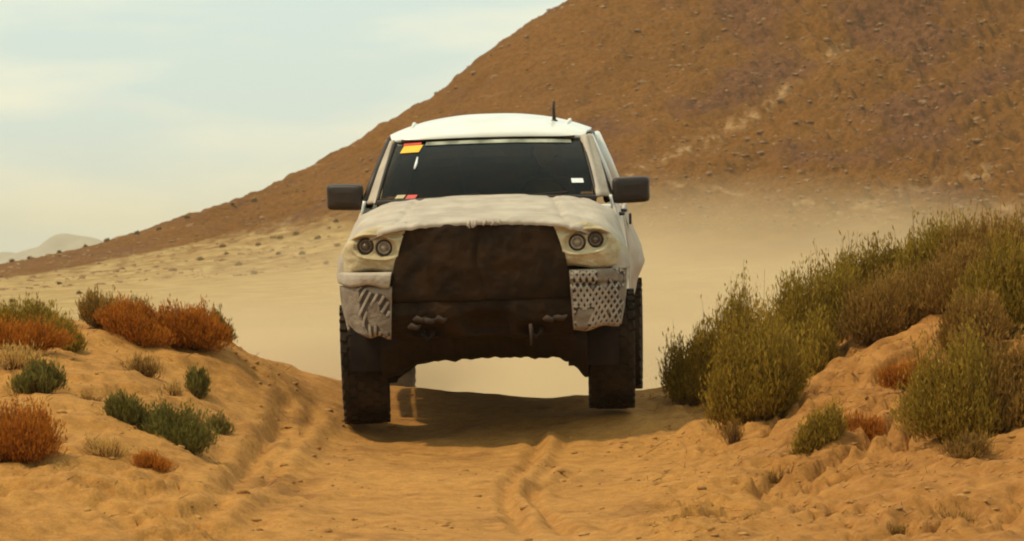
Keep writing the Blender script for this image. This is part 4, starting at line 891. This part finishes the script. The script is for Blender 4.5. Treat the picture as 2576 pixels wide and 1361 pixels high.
# driver, dim behind the glass
def person(x, y, z):
    root = empty('person', (0, 0, 0)); root.parent = T
    J = {'pelvis': (x, y + .02, z, .15, .12), 'waist': (x, y + .03, z + .18, .14, .10), 'chest': (x, y + .02, z + .38, .17, .11), 'neck': (x, y + .0, z + .53, .055, .055), 'skull': (x, y - .01, z + .62, .05, .06)}
    names = list(J); V = [J[k][:3] for k in names]; RR = [J[k][3:] for k in names]; E = [(0, 1), (1, 2), (2, 3), (3, 4)]
    for s in (-1, 1):
        b = len(V)
        for p, r in (((x + s * .19, y + .01, z + .46), .065), ((x + s * .27, y - .10, z + .22), .05), ((x + s * .22, y - .36, z + .26), .038), ((x + s * .185, y - .46, z + .30), .034)):
            V.append(p); RR.append((r, r))
        E += [(2, b), (b, b + 1), (b + 1, b + 2), (b + 2, b + 3)]
        for k in range(5):
            f = len(V); V += [(x + s * .185 - s * .02 * (k - 2) * .5, y - .50, z + .33 - .018 * (k - 2)), (x + s * .175 - s * .01, y - .53, z + .335 - .018 * (k - 2))]; RR += [(.011, .011), (.009, .009)]; E += [(b + 3, f), (f, f + 1)]
    me = bpy.data.meshes.new('torso'); me.from_pydata(V, E, []); o = bpy.data.objects.new('torso', me); C.objects.link(o); o.parent = root; me.materials.append(M['shirt'])
    sk = o.modifiers.new('skin', 'SKIN')
    for i, v in enumerate(me.skin_vertices[0].data): v.radius = RR[i]; v.use_root = (i == 0)
    o.modifiers.new('smooth', 'SUBSURF').levels = 1
    G = np.zeros((24, 32, 3)); ph = np.linspace(.01, math.pi - .01, 24)[:, None]; th = np.linspace(0, 2 * math.pi, 32)[None]
    G[..., 0] = x + .078 * np.sin(ph) * np.cos(th) * (1 - .12 * (ph > 1.9)); G[..., 1] = y - .02 + .10 * np.sin(ph) * np.sin(th); G[..., 2] = z + .70 + .125 * np.cos(ph)
    nose = np.exp(-((th - 4.712) / .16) ** 2 - ((ph - 1.75) / .2) ** 2); eye = np.exp(-((np.abs(th - 4.712) - .38) / .15) ** 2 - ((ph - 1.52) / .10) ** 2); ear = np.exp(-((np.abs(th - 4.712) - 1.6) / .14) ** 2 - ((ph - 1.65) / .22) ** 2)
    G[..., 1] += -.028 * nose + .010 * eye; G[..., 0] += .014 * ear * np.sign(np.cos(th))
    hd = grid_obj('head', G, M['skin'], root)
    H = loft(np.array([[(x + .086 * math.sin(p) * math.cos(t), y - .008 + .108 * math.sin(p) * math.sin(t), z + .712 + .13 * math.cos(p)) for t in np.linspace(0, 2 * math.pi, 17)] for p in np.linspace(.02, 1.15, 6)]), 12, 32)
    grid_obj('cap', H, M['cap'], root, .006)
M['shirt'] = pmat('shirt', (.05, .05, .06), (.08, .08, .09), .9); M['skin'] = pmat('skin', (.38, .22, .14), (.45, .27, .18), .6); M['cap'] = pmat('cap', (.35, .34, .32), (.45, .44, .4), .8)
person(.42, 2.50, 1.22)
# wheels
def wheel(x, y, z, s, steer=0):
    w = empty('wheel', (x, y, z)); w.parent = T; w.rotation_euler = (0, R(1.0) * s, R(steer))
    bm = bmesh.new(); r = .452; h = .168
    lathe_x(bm, [(-h * .85, .24), (-h * 1.0, .29), (-h * 1.03, .36), (-h * .99, .405), (-h * .90, r - .022), (-h * .6, r - .012), (0, r - .010), (h * .6, r - .012), (h * .90, r - .022), (h * .99, .405), (h * 1.03, .36), (h, .29), (h * .85, .24)], 64, closed=True)
    for k in range(30):
        a = 2 * math.pi * k / 30
        for j, xx in enumerate((-.142, -.085, -.028, .028, .085, .142)):
            aa = a + (.105 if j % 2 else 0); rot = Matrix.Rotation(-aa, 3, 'X'); rr = r - .012 - (.006 if abs(xx) > .12 else 0)
            c = Vector((xx, rr * math.sin(aa), rr * math.cos(aa))); box(bm, c, (.046, .060, .030), Matrix.Rotation(-aa, 3, 'X') @ Matrix.Rotation(.3 * (1 if j % 2 else -1), 3, 'Z'))
    bm_obj('tyre', bm, M['rubber'], w, False)
    bm = bmesh.new(); lathe_x(bm, [(s * .15, .245), (s * .145, .22), (s * .06, .20), (-s * .14, .215), (-s * .15, .245)], 40)
    lathe_x(bm, [(s * .10, .001), (s * .105, .05), (s * .08, .08), (s * .02, .10)], 24)
    for k in range(6):
        a = 2 * math.pi * k / 6; box(bm, (s * .085, .15 * math.sin(a), .15 * math.cos(a)), (.04, .055, .17), Matrix.Rotation(-a, 3, 'X'))
    box(bm, (-s * .02, 0, 0), (.1, .2, .2)); bm_obj('rim', bm, M['rim'], w, False)
    bm = bmesh.new(); lathe_x(bm, [(-s * .06, .001), (-s * .06, .17), (-s * .03, .17), (-s * .03, .001)], 32); bm_obj('brake_disc', bm, M['under_metal'], w, True)
wheel(-.93, .95, .388, -1, 2); wheel(.93, .95, .455, 1, 2)
wheel(-.93, 4.65, .36, -1); wheel(.93, 4.65, .405, 1)

# ------------------------------------------------------------------ dust raised behind the truck, and the haze of the desert air
def volume_mat(name, color, density, noisy=False, aniso=.3):
    m = bpy.data.materials.new(name); m.use_nodes = True; nt = m.node_tree; nt.nodes.clear()
    o = nt.nodes.new('ShaderNodeOutputMaterial'); v = nt.nodes.new('ShaderNodeVolumePrincipled'); v.inputs['Color'].default_value = (*color, 1)
    v.inputs['Density'].default_value = density; v.inputs['Anisotropy'].default_value = aniso; nt.links.new(v.outputs[0], o.inputs['Volume'])
    if noisy:
        N = nt.nodes; L = nt.links; tc = N.new('ShaderNodeTexCoord'); ln = N.new('ShaderNodeVectorMath'); ln.operation = 'LENGTH'; L.new(tc.outputs['Object'], ln.inputs[0])
        mr = N.new('ShaderNodeMapRange'); mr.inputs['From Min'].default_value = .35; mr.inputs['From Max'].default_value = .98; mr.inputs['To Min'].default_value = 1; mr.inputs['To Max'].default_value = 0
        L.new(ln.outputs['Value'], mr.inputs['Value'])
        nz = N.new('ShaderNodeTexNoise'); nz.inputs['Scale'].default_value = 2.6; nz.inputs['Detail'].default_value = 3; L.new(tc.outputs['Object'], nz.inputs['Vector'])
        m2 = N.new('ShaderNodeMapRange'); m2.inputs['From Min'].default_value = .35; m2.inputs['From Max'].default_value = .65; m2.inputs['To Min'].default_value = .15; m2.inputs['To Max'].default_value = 1.5; L.new(nz.outputs['Fac'], m2.inputs['Value'])
        a = N.new('ShaderNodeMath'); a.operation = 'MULTIPLY'; L.new(mr.outputs[0], a.inputs[0]); L.new(m2.outputs[0], a.inputs[1])
        b = N.new('ShaderNodeMath'); b.operation = 'MULTIPLY'; b.inputs[1].default_value = density; L.new(a.outputs[0], b.inputs[0]); L.new(b.outputs[0], v.inputs['Density'])
    return m
bm = bmesh.new(); bmesh.ops.create_icosphere(bm, subdivisions=4, radius=1)
dust = bm_obj('dust_cloud', bm, volume_mat('dust', (.88, .69, .43), .12, True), None, True)
dust.location = (2.8, 97, -1.4); dust.scale = (11.5, 42, 4.7); tag(dust, 'pale dust cloud hanging over the plain behind the truck', 'dust cloud', kind='stuff')
for loc, sc, de in (((-1.9, 55.6, .75), (2.1, 3.0, .85), .40), ((2.1, 56.5, .6), (1.5, 3.5, 1.2), .28)):
    bm = bmesh.new(); bmesh.ops.create_icosphere(bm, subdivisions=3, radius=1)
    d = bm_obj('dust_puff', bm, volume_mat('dust', (.90, .72, .47), de, True), None, True); d.location = loc; d.scale = sc
    tag(d, 'thin dust blowing off the crest beside the ' + ('left' if loc[0] < 0 else 'right') + ' wheels of the truck', 'dust cloud', kind='stuff')
bm = bmesh.new(); box(bm, (0, 6000, 46), (12400, 12700, 112))
haze = bm_obj('haze', bm, volume_mat('haze_air', (.92, .82, .60), .00010), None); tag(haze, 'pale dusty desert haze', 'haze', kind='stuff')
